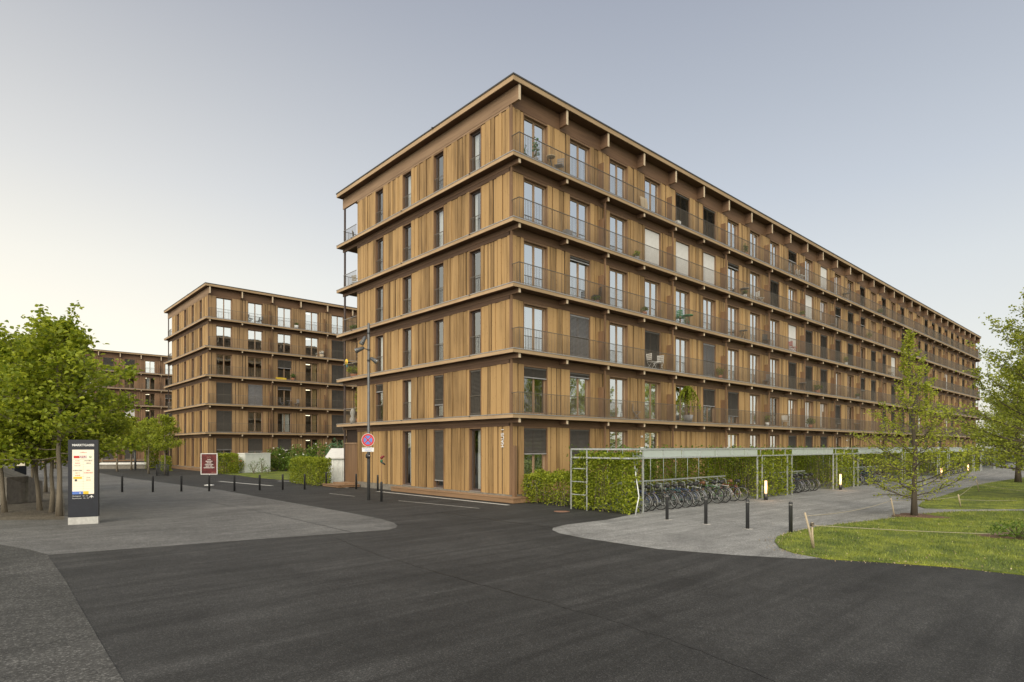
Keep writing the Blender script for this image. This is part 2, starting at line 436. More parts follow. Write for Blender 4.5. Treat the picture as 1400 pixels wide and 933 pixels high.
def rot_about(v, ax, ang):
    ax = ax/np.linalg.norm(ax)
    return v*math.cos(ang)+np.cross(ax, v)*math.sin(ang)+ax*np.dot(ax, v)*(1-math.cos(ang))
def make_tree(seed, H, clear, prof, n_limb, ang0, ang1, tw=9, lf=12, lsize=.11, mat='maple_leaf', bark='bark', tr=.11, lean=(0, 0), clump=.22, droop=.1, curve=.25, top_shoots=0):
    g = np.random.default_rng(seed)
    mb = MB(); P = []
    # trunk
    pts = []; rs = []
    nseg = 9
    wob = g.normal(scale=.035, size=(nseg+1, 2)); wob[0] = 0
    for i in range(nseg+1):
        t = i/nseg
        pts.append((lean[0]*t*H*.5+wob[i, 0]*H*.12*t*3, lean[1]*t*H*.5+wob[i, 1]*H*.12*t*3, H*.97*t)); rs.append(tr*(1-t)**.8*(1.0)+.012)
    rs[0] *= 1.35
    mb.tube(pts, rs, bark, 9)
    pts = np.array(pts)
    def tp(z):
        t = max(0, min(.999, z/(H*.97)))*nseg; i = int(t); return pts[i]*(1-(t-i))+pts[i+1]*(t-i)
    az = g.uniform(0, 6.28)
    for k in range(n_limb):
        t = (k+.5)/n_limb
        z0 = clear+(H*.93-clear)*t**1.05
        az += 2.399+g.uniform(-.4, .4)
        L = prof(t)*g.uniform(.78, 1.15)
        el = ang0+(ang1-ang0)*t+g.uniform(-.12, .12)
        d = np.array((math.cos(az)*math.cos(el), math.sin(az)*math.cos(el), math.sin(el)))
        p = tp(z0); path = [p.copy()]
        m = 6
        for j in range(m):
            d = d+np.array((0, 0, curve/m))+g.normal(scale=.07, size=3); d /= np.linalg.norm(d)
            p = p+d*L/m; path.append(p.copy())
        r0 = max(.008, tr*.30*(1-t*.75)*(L/prof(.2))**.5)
        mb.tube(path, [r0*(1-j/(m+.6)) for j in range(m+1)], bark, 5, cap=False)
        path = np.array(path)
        nt_ = max(3, int(tw*L/prof(.2)+.5)+2)
        for q in range(nt_):
            s = .18+.82*(q+g.uniform(0, .8))/nt_
            s = min(s, .999)
            i = int(s*m); b0 = path[i]+(path[min(i+1, m)]-path[i])*(s*m-i)
            dd = path[min(i+1, m)]-path[i]; dd /= np.linalg.norm(dd)
            side = np.cross(dd, (0, 0, 1)); side /= max(1e-6, np.linalg.norm(side))
            dv = dd*.55+side*g.choice([-1, 1])*g.uniform(.4, 1)+np.array((0, 0, g.uniform(-.25, .55)))
            dv /= np.linalg.norm(dv)
            tl = L*g.uniform(.22, .42)*(1.15-s*.5)+.12
            e = b0+dv*tl; mid = b0+dv*tl*.5+g.normal(scale=.03, size=3)
            mb.tube([b0, mid, e], [r0*.28+.004, r0*.18+.003, .003], bark, 4, cap=False)
            nl = int(lf*g.uniform(.6, 1.4))
            ss = g.uniform(.15, 1.08, nl)[:, None]
            P.append(b0+(e-b0)*ss+g.normal(scale=clump*(.35+.65*min(1, tl)), size=(nl, 3))*np.array((1, 1, .7)))
        nl = int(lf*.7)
        P.append(path[-1]+g.normal(scale=clump*.6, size=(nl, 3)))
    for k in range(top_shoots):
        a = g.uniform(0, 6.28); p0 = tp(H*g.uniform(.6, .93)); L = g.uniform(.15, .38)*H*.6
        d = np.array((math.cos(a)*.45, math.sin(a)*.45, .9)); d /= np.linalg.norm(d)
        e = p0+d*L; mb.tube([p0, p0+d*L*.5, e], [.018, .01, .004], bark, 4, cap=False)
        for q in range(5):
            P.append(p0+(e-p0)*(.25+.18*q)+g.normal(scale=.10, size=(int(lf*.45), 3)))
    return mb.mesh('trunk'), leaf_mesh('crown', np.concatenate(P), lsize, mat, seed, droop=droop)
def place_tree(kind, meshes, loc, rz, sc, label, group):
    t = empty(kind, loc, rz, label, 'tree', group)
    obj('trunk', meshes[0], t); obj('crown', meshes[1], t)
    t.scale = (sc[0], sc[0], sc[1]) if isinstance(sc, tuple) else (sc, sc, sc)
    return t

# ------------------------------------------------------------------ camera, world, sun
cd = bpy.data.cameras.new('camera'); cam = bpy.data.objects.new('camera', cd); COL.objects.link(cam)
cam.location = CAM
cam.rotation_euler = (R(90), 0, math.atan2(-FW[0], FW[1]))
cd.sensor_width = 36; cd.lens = 36*FOC/1400; cd.shift_x = 0; cd.shift_y = (HY-466.5)/1400
cd.clip_start = .1; cd.clip_end = 4000
scn.camera = cam
SUN_EL, SUN_AZ_CAM = 33.0, -170.0      # degrees; azimuth measured clockwise from the viewing direction
def cam_dir(az, el):
    a = R(az); x = math.sin(a)*math.cos(R(el)); y = math.cos(a)*math.cos(R(el))
    return (RX[0]*x+FW[0]*y, RX[1]*x+FW[1]*y, math.sin(R(el)))
sd = cam_dir(SUN_AZ_CAM, SUN_EL)
world = bpy.data.worlds.new('World'); scn.world = world; world.use_nodes = True
wt = world.node_tree; bg = wt.nodes['Background']
sky = wt.nodes.new('ShaderNodeTexSky'); sky.sky_type = 'NISHITA'; sky.sun_disc = False
sky.sun_elevation = R(SUN_EL); sky.sun_rotation = math.atan2(sd[0], sd[1])
sky.air_density = 1.0; sky.dust_density = 1.6; sky.ozone_density = 2.2; sky.altitude = 400
SKYMIX = .86
# thin evening haze: pale veil that is warm near the horizon and low on the left, blue grey overhead
tcw = wt.nodes.new('ShaderNodeTexCoord'); sepw = wt.nodes.new('ShaderNodeSeparateXYZ')
wt.links.new(tcw.outputs['Generated'], sepw.inputs[0])
rw = wt.nodes.new('ShaderNodeValToRGB'); els = rw.color_ramp.elements
els[0].position = 0.0; els[0].color = (4.5, 4.15, 3.5, 1)
els[1].position = .95; els[1].color = (2.0, 2.2, 2.45, 1)
for p_, c_ in ((.12, (4.35, 4.2, 3.75)), (.25, (3.85, 3.9, 3.75)), (.36, (3.15, 3.3, 3.45)), (.46, (2.65, 2.8, 3.02)), (.62, (1.95, 2.07, 2.38))):
    e = els.new(p_); e.color = c_+(1,)
wt.links.new(sepw.outputs['Z'], rw.inputs[0])
dotn = wt.nodes.new('ShaderNodeVectorMath'); dotn.operation = 'DOT_PRODUCT'
nrm = wt.nodes.new('ShaderNodeVectorMath'); nrm.operation = 'NORMALIZE'
wt.links.new(tcw.outputs['Generated'], nrm.inputs[0]); wt.links.new(nrm.outputs[0], dotn.inputs[0])
g0 = cam_dir(-80, 10); dotn.inputs[1].default_value = g0
gr = wt.nodes.new('ShaderNodeValToRGB'); ge = gr.color_ramp.elements
gr.color_ramp.interpolation = 'EASE'; ge[0].position = .0; ge[0].color = (0, 0, 0, 1); ge[1].position = 1.; ge[1].color = (2.1, 1.6, .75, 1)
wt.links.new(dotn.outputs['Value'], gr.inputs[0])
gz = wt.nodes.new('ShaderNodeMapRange'); gz.inputs['From Min'].default_value = .12; gz.inputs['From Max'].default_value = .58
gz.inputs['To Min'].default_value = 1.; gz.inputs['To Max'].default_value = .22; wt.links.new(sepw.outputs['Z'], gz.inputs['Value'])
gm = wt.nodes.new('ShaderNodeVectorMath'); gm.operation = 'SCALE'
wt.links.new(gr.outputs[0], gm.inputs[0]); wt.links.new(gz.outputs[0], gm.inputs['Scale'])
addw = wt.nodes.new('ShaderNodeMix'); addw.data_type = 'RGBA'; addw.blend_type = 'ADD'; addw.inputs[0].default_value = 1.
addw.clamp_result = False
wt.links.new(rw.outputs[0], addw.inputs[6]); wt.links.new(gm.outputs[0], addw.inputs[7])
dot2 = wt.nodes.new('ShaderNodeVectorMath'); dot2.operation = 'DOT_PRODUCT'; dot2.inputs[1].default_value = sd
wt.links.new(nrm.outputs[0], dot2.inputs[0])
g2 = wt.nodes.new('ShaderNodeValToRGB'); g2.color_ramp.elements[0].position = .1; g2.color_ramp.elements[0].color = (0, 0, 0, 1)
g2.color_ramp.elements[1].position = .9; g2.color_ramp.elements[1].color = (6.5, 5.9, 4.6, 1)  # warm lobe behind the camera, added to brighten the facades
wt.links.new(dot2.outputs['Value'], g2.inputs[0])
add2 = wt.nodes.new('ShaderNodeMix'); add2.data_type = 'RGBA'; add2.blend_type = 'ADD'; add2.inputs[0].default_value = 1.; add2.clamp_result = False
wt.links.new(addw.outputs[2], add2.inputs[6]); wt.links.new(g2.outputs[0], add2.inputs[7]); addw = add2
mixw = wt.nodes.new('ShaderNodeMix'); mixw.data_type = 'RGBA'; mixw.inputs[0].default_value = SKYMIX
wt.links.new(sky.outputs[0], mixw.inputs[6]); wt.links.new(addw.outputs[2], mixw.inputs[7])
wt.links.new(mixw.outputs[2], bg.inputs['Color']); bg.inputs['Strength'].default_value = .13
sl = bpy.data.lights.new('sun', 'SUN'); so = bpy.data.objects.new('sun', sl); COL.objects.link(so)
sl.energy = 1.5; sl.angle = R(45); sl.color = (1., .86, .66)
from mathutils import Vector
so.rotation_euler = Vector(sd).to_track_quat('Z', 'Y').to_euler(); so.location = (-40, -10, 30)
scn.view_settings.view_transform = 'Standard'; scn.view_settings.look = 'None'
scn.view_settings.exposure = 0.60; scn.view_settings.gamma = 1.0; scn.view_settings.use_curve_mapping = False
scn.render.engine = 'CYCLES'
scn.cycles.max_bounces = 8; scn.cycles.transparent_max_bounces = 16; scn.cycles.use_denoising = True
try: scn.cycles.denoiser = 'OPENIMAGEDENOISE'
except Exception: pass
scn.cycles.sample_clamp_indirect = 4

# ------------------------------------------------------------------ ground
def poly(name, pts, z, mat, kind='structure', thick=0):
    mb = MB(); n = len(pts)
    mb.add([(p[0], p[1], z) for p in pts], [tuple(range(n))], mat)
    if thick:
        for i in range(n):
            a, b = pts[i], pts[(i+1) % n]
            mb.add([(a[0], a[1], z), (a[0], a[1], z-thick), (b[0], b[1], z-thick), (b[0], b[1], z)], [(0, 1, 2, 3)], mat)
    o = mb.build(name); o['kind'] = kind
    return o
def smooth_poly(pts, it=2):
    for _ in range(it):
        out = []
        n = len(pts)
        for i in range(n):
            a, b = pts[i], pts[(i+1) % n]
            out += [(a[0]*.75+b[0]*.25, a[1]*.75+b[1]*.25), (a[0]*.25+b[0]*.75, a[1]*.25+b[1]*.75)]
        pts = out
    return pts
def ccw(pts):
    s = sum(a[0]*b[1]-b[0]*a[1] for a, b in zip(pts, pts[1:]+pts[:1]))
    return pts if s > 0 else pts[::-1]
G2 = lambda *pp: [at(x, y)[:2] for x, y in pp]
g = MB(); g.add([(-1500, -1500, 0), (1500, -1500, 0), (1500, 1500, 0), (-1500, 1500, 0)], [(0, 1, 2, 3)], 'dark_asphalt')
tag(g.build('ground'), kind='structure')
plz = G2((543.5, 719), (541, 722), (530, 725), (300, 741.5), (66, 759), (68, 764), (90, 795), (112, 835), (138, 880), (170, 934)) + \
      [(-17.0, -13.5), (-17.1, -40), (-150, -40), (-150, 140), (-9, 140), (-8.5, 40)] + G2((300, 670), (395, 687), (470, 700), (520, 709.5), (538, 715))
poly('plaza', ccw(plz), .004, 'plaza_paving')
pth = G2((755, 725), (756, 722), (775, 717.5), (830, 711), (868, 703)) + [(1.2, -5.9), (1.2, -2.9), (110, -2.9), (110, -70), (30, -60), (5, -20)] + \
      G2((1095, 764.5), (1000, 759), (900, 751), (800, 736.5), (765, 729.5))
paving('plaza_paving_dark', (.045, .045, .043), (.080, .079, .076), .45, 2.2, big=.3, speck=45, patch=.4)  # darker, coarser paving over the near left of the plaza
poly('plaza_patch', ccw(G2((66, 759), (40, 752), (0, 745), (-120, 738)) + [(-60, -2), (-60, -40), (-17.1, -40), (-17.0, -13.5)] + G2((170, 934), (138, 880), (112, 835), (90, 795), (68, 764))), .008, 'plaza_paving_dark')
poly('path', ccw(pth), .004, 'path_paving')
LAWN1 = G2((1059, 741), (1062, 735.5), (1078, 730), (1120, 721), (1200, 712), (1262, 703.5), (1310, 700.5), (1402, 699.5)) + [(25, -27.5), (10, -40), (-4, -40), (-2.6, -21)] + \
        G2((1405, 787.5), (1300, 776), (1200, 769), (1130, 765), (1085, 757), (1066, 750))
LAWN2 = [(11.3, -12.95), (12.2, -12.5), (14.5, -12.1), (20, -11.8), (27.45, -11.25), (35, -11.06), (60, -12), (110, -13), (110, -70), (45, -70), (27, -27.6), (13.83, -15.6), (11.84, -13.9)]
LAWN3 = G2((325, 650), (345, 653), (380, 655.8), (418, 656.5)) + [(-.3, 24), (7, 24), (12, 40), (3, 44.5), (-.5, 42.5)]
poly('lawn', ccw(LAWN1), .03, 'lawn_green', thick=.04)
poly('lawn', ccw(LAWN2), .03, 'lawn_green', thick=.04)
poly('lawn', ccw(LAWN3), .03, 'lawn_green', thick=.04)
poly('gravel_strip', ccw(G2((-60, 712), (88, 711), (89, 690), (86, 672), (60, 664), (-60, 664))), .008, 'gravel_bed')
# pale kerb and drainage lines in the paving
def strip(name, a, b, w, mat, z=.008):
    a = np.array(a[:2]); b = np.array(b[:2]); d = (b-a)/np.linalg.norm(b-a); n = np.array((-d[1], d[0]))*w/2
    return poly(name, ccw([tuple(a-n), tuple(b-n), tuple(b+n), tuple(a+n)]), z, mat)
strip('kerb', (-.55, -.3), (-.68, 10.9), .22, 'concrete_light')
strip('kerb', (-.6, 14.6), (-.6, 17.2), .16, 'concrete_light')
strip('drainage_line', at(545, 685), at(655, 695.5), .10, 'line_white')
strip('drainage_line', at(485, 679), at(450, 675), .10, 'line_white')
strip('drainage_line', at(300, 658.5), at(372, 664.5), .28, 'concrete_light')
strip('drainage_line', at(1086, 709), at(1190, 693), .07, 'line_white')
strip('kerb', at(380, 658), at(418, 659), .30, 'concrete_light')
for px, py in ((914, 711), (966, 717), (1023, 723.5)):
    p = at(px, py); mb = MB(); mb.lathe(p[0], p[1], [(.15, .005), (.15, .011), (.01, .012)], 'concrete', 16); tag(mb.build('paving_collar'), kind='structure')
def seam(name, px, w, mat, z=.0065):
    rr = random.Random(len(px)); P = [np.array(at(*q)[:2]) for q in px]; Q = []
    for a, b in zip(P[:-1], P[1:]):
        for k in range(8):
            q = a+(b-a)*k/8; Q.append(q+np.array((rr.uniform(-.03, .03), rr.uniform(-.03, .03))))
    Q.append(P[-1]); m = MB(); V = []
    for i, q in enumerate(Q):
        d = Q[min(i+1, len(Q)-1)]-Q[max(i-1, 0)]; d = d/np.linalg.norm(d); n = np.array((-d[1], d[0]))*w*rr.uniform(.3, .6)
        V += [(q[0]-n[0], q[1]-n[1], z), (q[0]+n[0], q[1]+n[1], z)]
    m.add(V, [(2*i, 2*i+2, 2*i+3, 2*i+1) for i in range(len(Q)-1)], mat); tag(m.build(name), kind='structure')
seam('tar_seam', [(455, 734), (520, 760), (640, 795), (740, 822), (840, 850), (960, 890), (1060, 932)], .016, 'tar')
seam('tar_seam', [(700, 738), (800, 762), (930, 790), (1080, 812), (1250, 840)], .010, 'tar')
seam('tar_seam', [(270, 683), (380, 705), (480, 728)], .05, 'tar')
seam('tar_seam', [(600, 700), (680, 712), (760, 722)], .04, 'tar')
p = at(768, 699.5); mb = MB(); mb.lathe(p[0], p[1], [(.32, .0), (.32, .012), (.01, .013)], 'rust', 20)
tag(mb.build('manhole_cover'), 'round rusty manhole cover in the asphalt beside the ladder frame', 'manhole cover')

def inside(p, pl):
    c = False; n = len(pl); x, y = p
    for i in range(n):
        x0, y0 = pl[i]; x1, y1 = pl[(i+1) % n]
        if (y0 > y) != (y1 > y) and x < (x1-x0)*(y-y0)/(y1-y0)+x0: c = not c
    return c
MULCH = [(at(1255, 706.5), 1.1, .6), (at(1385, 735), 1.0, .5), (at(1385, 678), 2.6, 1.2)]
def grass():
    gg = np.random.default_rng(3); pts = []
    for pl, (x0, x1, y0, y1), n in ((LAWN1, (-4, 26, -28, -11.8), 150000), (LAWN2, (10, 45, -32, -10.5), 60000)):
        q = gg.uniform((x0, y0), (x1, y1), (n, 2))
        d = (q[:, 0]-CAM[0])*FW[0]+(q[:, 1]-CAM[1])*FW[1]; X = (q[:, 0]-CAM[0])*RX[0]+(q[:, 1]-CAM[1])*RX[1]
        q = q[(X/d < .9) & (X > 0)]
        for c, rx, ry in MULCH:
            dd = ((q[:, 0]-c[0])/rx)**2+((q[:, 1]-c[1])/rx)**2
            q = q[dd > gg.uniform(.5, 1.1, len(q))]
        # thinner patches and a worn edge
        nz = np.sin(q[:, 0]*1.7+np.sin(q[:, 1]*2.3))*np.sin(q[:, 1]*1.9+1.3*np.sin(q[:, 0]*1.1))
        q = q[nz > gg.uniform(-1.5, .1, len(q))]
        q = np.array([r for r in q if inside(r, pl)])
        pts.append(q)
    q = np.concatenate(pts); n = len(q)
    h = gg.uniform(.03, .085, n); a = gg.uniform(0, 6.28, n); w = gg.uniform(.005, .010, n)
    lean = gg.normal(scale=.03, size=(n, 2))
    V = np.zeros((n, 3, 3))
    V[:, 0, 0] = q[:, 0]-np.cos(a)*w; V[:, 0, 1] = q[:, 1]-np.sin(a)*w; V[:, 0, 2] = .028
    V[:, 1, 0] = q[:, 0]+np.cos(a)*w; V[:, 1, 1] = q[:, 1]+np.sin(a)*w; V[:, 1, 2] = .028
    V[:, 2, :2] = q+lean; V[:, 2, 2] = .028+h
    me = bpy.data.meshes.new('grass')
    me.vertices.add(n*3); me.vertices.foreach_set('co', V.reshape(-1))
    me.loops.add(n*3); me.loops.foreach_set('vertex_index', np.arange(n*3, dtype=np.int32))
    me.polygons.add(n); me.polygons.foreach_set('loop_start', np.arange(0, n*3, 3, dtype=np.int32))
    me.materials.append(MATS['grass_blade']); me.update(calc_edges=True)
    o = obj('grass', me); tag(o, 'short spring grass growing on the lawns beside the path', 'grass', kind='stuff')
grass()
for i, (c, rx, ry) in enumerate(MULCH[:2]):
    gg = np.random.default_rng(20+i); mb = MB(); n = 26; V = [(c[0], c[1], .055)]
    for k in range(n):
        a = 2*math.pi*k/n; r = rx*.75*(1+.22*math.sin(3*a+i)+gg.uniform(-.1, .1)); V.append((c[0]+r*math.cos(a), c[1]+r*math.sin(a), .031))
    mb.add(V, [(0, k+1, (k+1) % n+1) for k in range(n)], 'soil_mulch')
    tag(mb.build('soil_patch'), kind='structure')

# ------------------------------------------------------------------ apartment buildings
SLABS = [4.08, 7.03, 9.99, 12.94, 15.89]
ROOF0, ROOF1 = 19.06, 19.35
PITCH, B0, OPEN0, OPENW, DOORH = 3.19, .46, 1.18, 1.60, 2.30
WALLY, WALLX, REAR, DEP = .58, .42, 15.38, 17.41
def gable_tr(ox, yb, z0):   # window local frame -> gable wall (facing -x); local x runs towards -y
    return lambda p: (ox+p[1], yb-p[0], z0+p[2])
def fac_tr(x0, oy, z0):
    return lambda p: (x0+p[0], oy+p[1], z0+p[2])

def win_frame(mb, w, h, mull=True, rail=False, transom=None, sash='sash_wood'):
    d = .22
    mb.box(0, .03, .0, d, 0, h, 'reveal_wood'); mb.box(w-.03, w, .0, d, 0, h, 'reveal_wood')
    mb.box(.03, w-.03, .0, d, h-.04, h, 'reveal_wood'); mb.box(.03, w-.03, .0, d, 0, .04, 'edge_metal')
    y0, y1 = d-.07, d-.002
    mb.box(.03, .10, y0, y1, .04, h-.04, sash); mb.box(w-.10, w-.03, y0, y1, .04, h-.04, sash)
    mb.box(.10, w-.10, y0, y1, h-.12, h-.04, sash); mb.box(.10, w-.10, y0, y1, .04, .14, sash)
    if mull: mb.box(w/2-.05, w/2+.05, y0, y1, .14, h-.12, sash)
    if transom: mb.box(.10, w-.10, y0-.01, y1, transom-.05, transom+.05, sash)
    if rail:
        for z in (1.0, .12): mb.box(.03, w-.03, .03, .05, z-.015, z+.015, 'railing_metal')
        for k in range(7): x = .09+(w-.18)*k/6; mb.box(x-.005, x+.005, .034, .046, .12, 1.0, 'railing_metal')
def win_pane(mb, w, h, mat):
    y = .185; mb.quad((.10, y, .14), (w-.10, y, .14), (w-.10, y, h-.12), (.10, y, h-.12), mat)
def win_curtain(mb, w, h, x0, x1, mat, z0=.12):
    n = max(6, int((x1-x0)*26)); y = .36; V = []
    for i in range(n+1):
        x = x0+(x1-x0)*i/n; yy = y+.028*math.sin(i*1.9)+.01*math.sin(i*4.3)
        V += [(x, yy, z0), (x, yy, h-.06)]
    mb.add(V, [(2*i, 2*i+2, 2*i+3, 2*i+1) for i in range(n)], mat, True)
def win_blind(mb, w, h, frac, mat='blind_dark', tilt=.029):
    z1 = h-.05; z0 = h-.05-(h-.1)*frac; n = max(1, int((z1-z0)/.065))
    mb.box(.035, w-.035, .05, .12, z1-.06, z1, mat)
    for k in range(n):
        z = z1-.08-(z1-z0-.08)*k/n
        mb.add([(.035, .05, z-tilt), (w-.035, .05, z-tilt), (w-.035, .115, z+tilt), (.035, .115, z+tilt)], [(0, 1, 2, 3)], mat)
    mb.box(.035, w-.035, .05, .115, z0-.02, z0+.03, 'blind_grey' if frac < .98 else mat)
def win_screen(mb, w, h, frac, mat='screen_white'):
    mb.box(.035, w-.035, .09, .095, h-.05-(h-.09)*frac, h-.05, mat)
MC = {}
def window(parent, fn_tr, w, h, kind, mull=True, rail=False, loc=None, rz=0, transom=None, sash='sash_wood', mbs=None):
    """kind: list of (what, args); meshes shared between equal windows"""
    def part(key, fn):
        if mbs is not None:
            fn(mbs); return
        if key not in MC:
            m = MB(); fn(m); MC[key] = m.mesh(key[0])
        return MC[key]
    glass = 'pane_glass_dim' if 'dim' in kind else 'pane_glass'
    kk = (round(w, 3), round(h, 3))
    fr = part(('window', kk, mull, rail, transom, sash), lambda m: win_frame(m, w, h, mull, rail, transom, sash))
    items = [('pane', ('pane', kk, glass), lambda m: win_pane(m, w, h, glass))]
    for k in kind:
        if k == 'dim': continue
        what, a = k[0], k[1:]
        if what == 'curtain': items.append(('curtain', ('curtain', kk)+a, lambda m, a=a: win_curtain(m, w, h, a[0]*w, a[1]*w, a[2])))
        if what == 'blind': items.append(('blind', ('blind', kk)+a, lambda m, a=a: win_blind(m, w, h, *a)))
        if what == 'screen': items.append(('blind', ('screen', kk)+a, lambda m, a=a: win_screen(m, w, h, *a)))
        if what == 'lamp': items.append(('ceiling_lamp', ('lamp', kk), lambda m: m.box(w*.12, w*.48, .5, .75, h-.22, h-.16, 'ceiling_lamp')))
    if mbs is not None:
        for _, key, fn in items: fn(mbs)
        return
    o = obj('window', fr, parent, loc, rz)
    for nm, key, fn in items: obj(nm, part(key, fn), o)
    return o
CUR = lambda a, b, m='curtain_white': ('curtain', a, b, m)
def rand_kind(r, far=False, ground=False):
    q = r.random()
    if q < (.40 if far else .30): return ['dim', ('blind', 1.0)]
    if q < .52: return ['dim', ('blind', r.choice([.35, .55, .75]))]
    if q < .58: return [('screen', 1.0)]
    if q < .80: return [CUR(*r.choice([(.08, .35), (.6, .92), (.08, .92)]))]
    return [] if not far else ['dim']

def boards(mb, tr_, s0, s1, z0, z1, r, side='end', mat='larch_board'):
    """vertical boards over s0..s1; tr_(s, out, z) -> point, out = distance proud of the wall plane"""
    x = s0; prev = False
    while x < s1-.02:
        w = r.choice([.22, .27, .30, .38, .42]); e = x+w
        if s1-e < .16: e = s1
        proud = not prev if r.random() < .7 else prev
        o = 0.0 if proud else -.03; prev = proud
        g_ = r.choice([.018, .022, .045, .06, .07])
        if e >= s1: g_ = 0
        P = [tr_(a, b, c) for c in (z0, z1) for (a, b) in ((x, o), (e-g_, o), (e-g_, -.05), (x, -.05))]
        mb.add(P, [(0, 3, 2, 1), (4, 5, 6, 7), (0, 1, 5, 4), (1, 2, 6, 5), (2, 3, 7, 6), (3, 0, 4, 7)], mat)
        x = e
def make_building(name, ox, oy, nb, label, kinds, gkinds, ground, seed, group, fmat='larch_board', gmat='larch_board', bal_step=.1, bays_sep=16, gable_detail=True, slab_len_extra=.40):
    r = random.Random(seed)
    root = empty(name, (ox, oy, 0), 0, label, 'building', group)
    L = B0+PITCH*nb+slab_len_extra
    XE = L-.45                                                   # end wall
    # dark core, floors and roof
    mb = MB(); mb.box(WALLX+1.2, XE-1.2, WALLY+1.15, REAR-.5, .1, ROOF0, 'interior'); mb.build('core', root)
    z_lo = [.35]+[s for s in SLABS]; z_hi = [s-.2 for s in SLABS]+[ROOF0]
    z_top = [3.52]+[s+2.36 for s in SLABS]
    # slabs
    for i, z in enumerate(SLABS):
        mb = MB()
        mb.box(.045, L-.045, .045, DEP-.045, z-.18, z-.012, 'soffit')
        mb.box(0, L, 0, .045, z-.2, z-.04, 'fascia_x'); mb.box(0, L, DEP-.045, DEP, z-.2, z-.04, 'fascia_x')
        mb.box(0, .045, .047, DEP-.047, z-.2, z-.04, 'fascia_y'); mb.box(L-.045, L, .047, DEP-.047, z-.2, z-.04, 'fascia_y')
        mb.box(-.02, L+.02, -.02, .06, z-.038, z, 'edge_metal'); mb.box(-.02, L+.02, DEP-.06, DEP+.02, z-.038, z, 'edge_metal')
        mb.box(-.02, .06, .062, DEP-.062, z-.038, z, 'edge_metal'); mb.box(L-.06, L+.02, .062, DEP-.062, z-.038, z, 'edge_metal')
        for yy in (3.1, 9.3, 15.2): mb.box(-.09, -.021, yy, yy+.05, z-.06, z-.03, 'dark_metal')
        mb.build('floor_slab', root)
    mb = MB()
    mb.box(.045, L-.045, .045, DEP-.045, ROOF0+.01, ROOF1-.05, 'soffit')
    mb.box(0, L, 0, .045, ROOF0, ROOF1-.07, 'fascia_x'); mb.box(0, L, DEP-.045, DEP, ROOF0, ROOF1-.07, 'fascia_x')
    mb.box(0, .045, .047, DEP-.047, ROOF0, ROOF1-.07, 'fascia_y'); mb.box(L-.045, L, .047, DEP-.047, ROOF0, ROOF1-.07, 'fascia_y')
    mb.box(-.03, L+.03, -.03, DEP+.03, ROOF1-.068, ROOF1, 'roof_metal')
    for yy in (6.2,): mb.box(-.12, -.031, yy, yy+.06, ROOF1-.08, ROOF1-.03, 'dark_metal')
    mb.build('roof', root)
    # walls: backing + band between boards and soffit
    bk = MB(); band = MB()
    ft = lambda s, o, z: (s, WALLY-o, z)
    gt = lambda s, o, z: (WALLX-o, s, z)
    rt = lambda s, o, z: (s, REAR+o, z)
    et = lambda s, o, z: (XE+o, s, z)
    wins = []; gwins = []
    for i in range(6):
        z0, z1, zt = z_lo[i], z_hi[i], z_top[i]; cl = MB(); clg = MB(); clr = MB(); cle = MB()
        # openings of the long facade
        ops = []
        for k in range(nb):
            if i == 0 and ground and k % 10 in ((4, 5)): continue
            a0 = OPEN0+PITCH*k; ops.append((k, a0, a0+OPENW))
        segs = []; x = WALLX+.06
        for k, a0, a1 in ops: segs.append((x, a0)); x = a1
        segs.append((x, XE))
        for s0, s1 in segs:
            boards(cl, ft, s0, s1, z0, zt, r, mat=fmat)
            bk.box(s0, s1, WALLY+.045, WALLY+.28, z0, zt, 'backing')
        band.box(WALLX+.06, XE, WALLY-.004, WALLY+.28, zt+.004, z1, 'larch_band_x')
        hh = (zt-.03)-z0 if i == 0 else DOORH
        for k, a0, a1 in ops:
            bk.box(a0, a1, WALLY+.01, WALLY+.28, z0+hh, zt, 'reveal_wood')
            kd = kinds.get((i, k)) if kinds else None
            if kd is None:
                rr = random.Random(seed*1000+i*57+k); kd = rand_kind(rr, k > 9)
            wins.append((k, i, a0, z0, OPENW, hh, kd))
        # gable
        gops = [(j, 2.82+3.1*j, 2.82+3.1*j+.93) for j in range(4) if not (i == 0 and j == 3 and ground)]
        x = WALLY+.16
        gsegs = []
        for j, b0, b1 in gops: gsegs.append((x, b0)); x = b1
        gsegs.append((x, REAR-.002))
        for s0, s1 in gsegs:
            boards(clg, gt, s0, s1, z0, zt, r, mat=gmat)
            bk.box(WALLX+.045, WALLX+.28, s0, s1, z0, zt, 'backing')
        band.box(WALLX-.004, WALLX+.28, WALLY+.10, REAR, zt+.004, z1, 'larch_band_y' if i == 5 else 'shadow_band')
        gh = (zt-.03)-z0 if i == 0 else DOORH+.02
        for j, b0, b1 in gops:
            bk.box(WALLX+.01, WALLX+.28, b0, b1, z0+gh, zt, 'reveal_wood')
            gwins.append((j, i, b0, z0, .93, gh, (gkinds or {}).get((i, j), ['dim', CUR(.1, .5)] if (i*3+j) % 4 == 1 else ['dim'])))
        # corner board, rear and end walls
        bk.box(WALLX-.004, WALLX+.06, WALLY-.004, WALLY+.16, z0, z1, 'reveal_wood')
        boards(clr, rt, WALLX+.052, XE-.052, z0, zt, r)
        bk.box(WALLX+.29, XE-.29, REAR-.28, REAR-.051, z0, z1, 'backing')
        boards(cle, et, WALLY, REAR, z0, zt, r)
        for c_ in (cl, clg, clr, cle): c_.build('cladding', root)
        bk.box(XE-.28, XE-.051, WALLY, REAR-.285, z0, z1, 'backing')
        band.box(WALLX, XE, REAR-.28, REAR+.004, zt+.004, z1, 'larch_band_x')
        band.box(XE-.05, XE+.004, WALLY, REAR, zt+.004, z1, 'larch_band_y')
    bk.build('wall', root); band.build('wall_band', root)
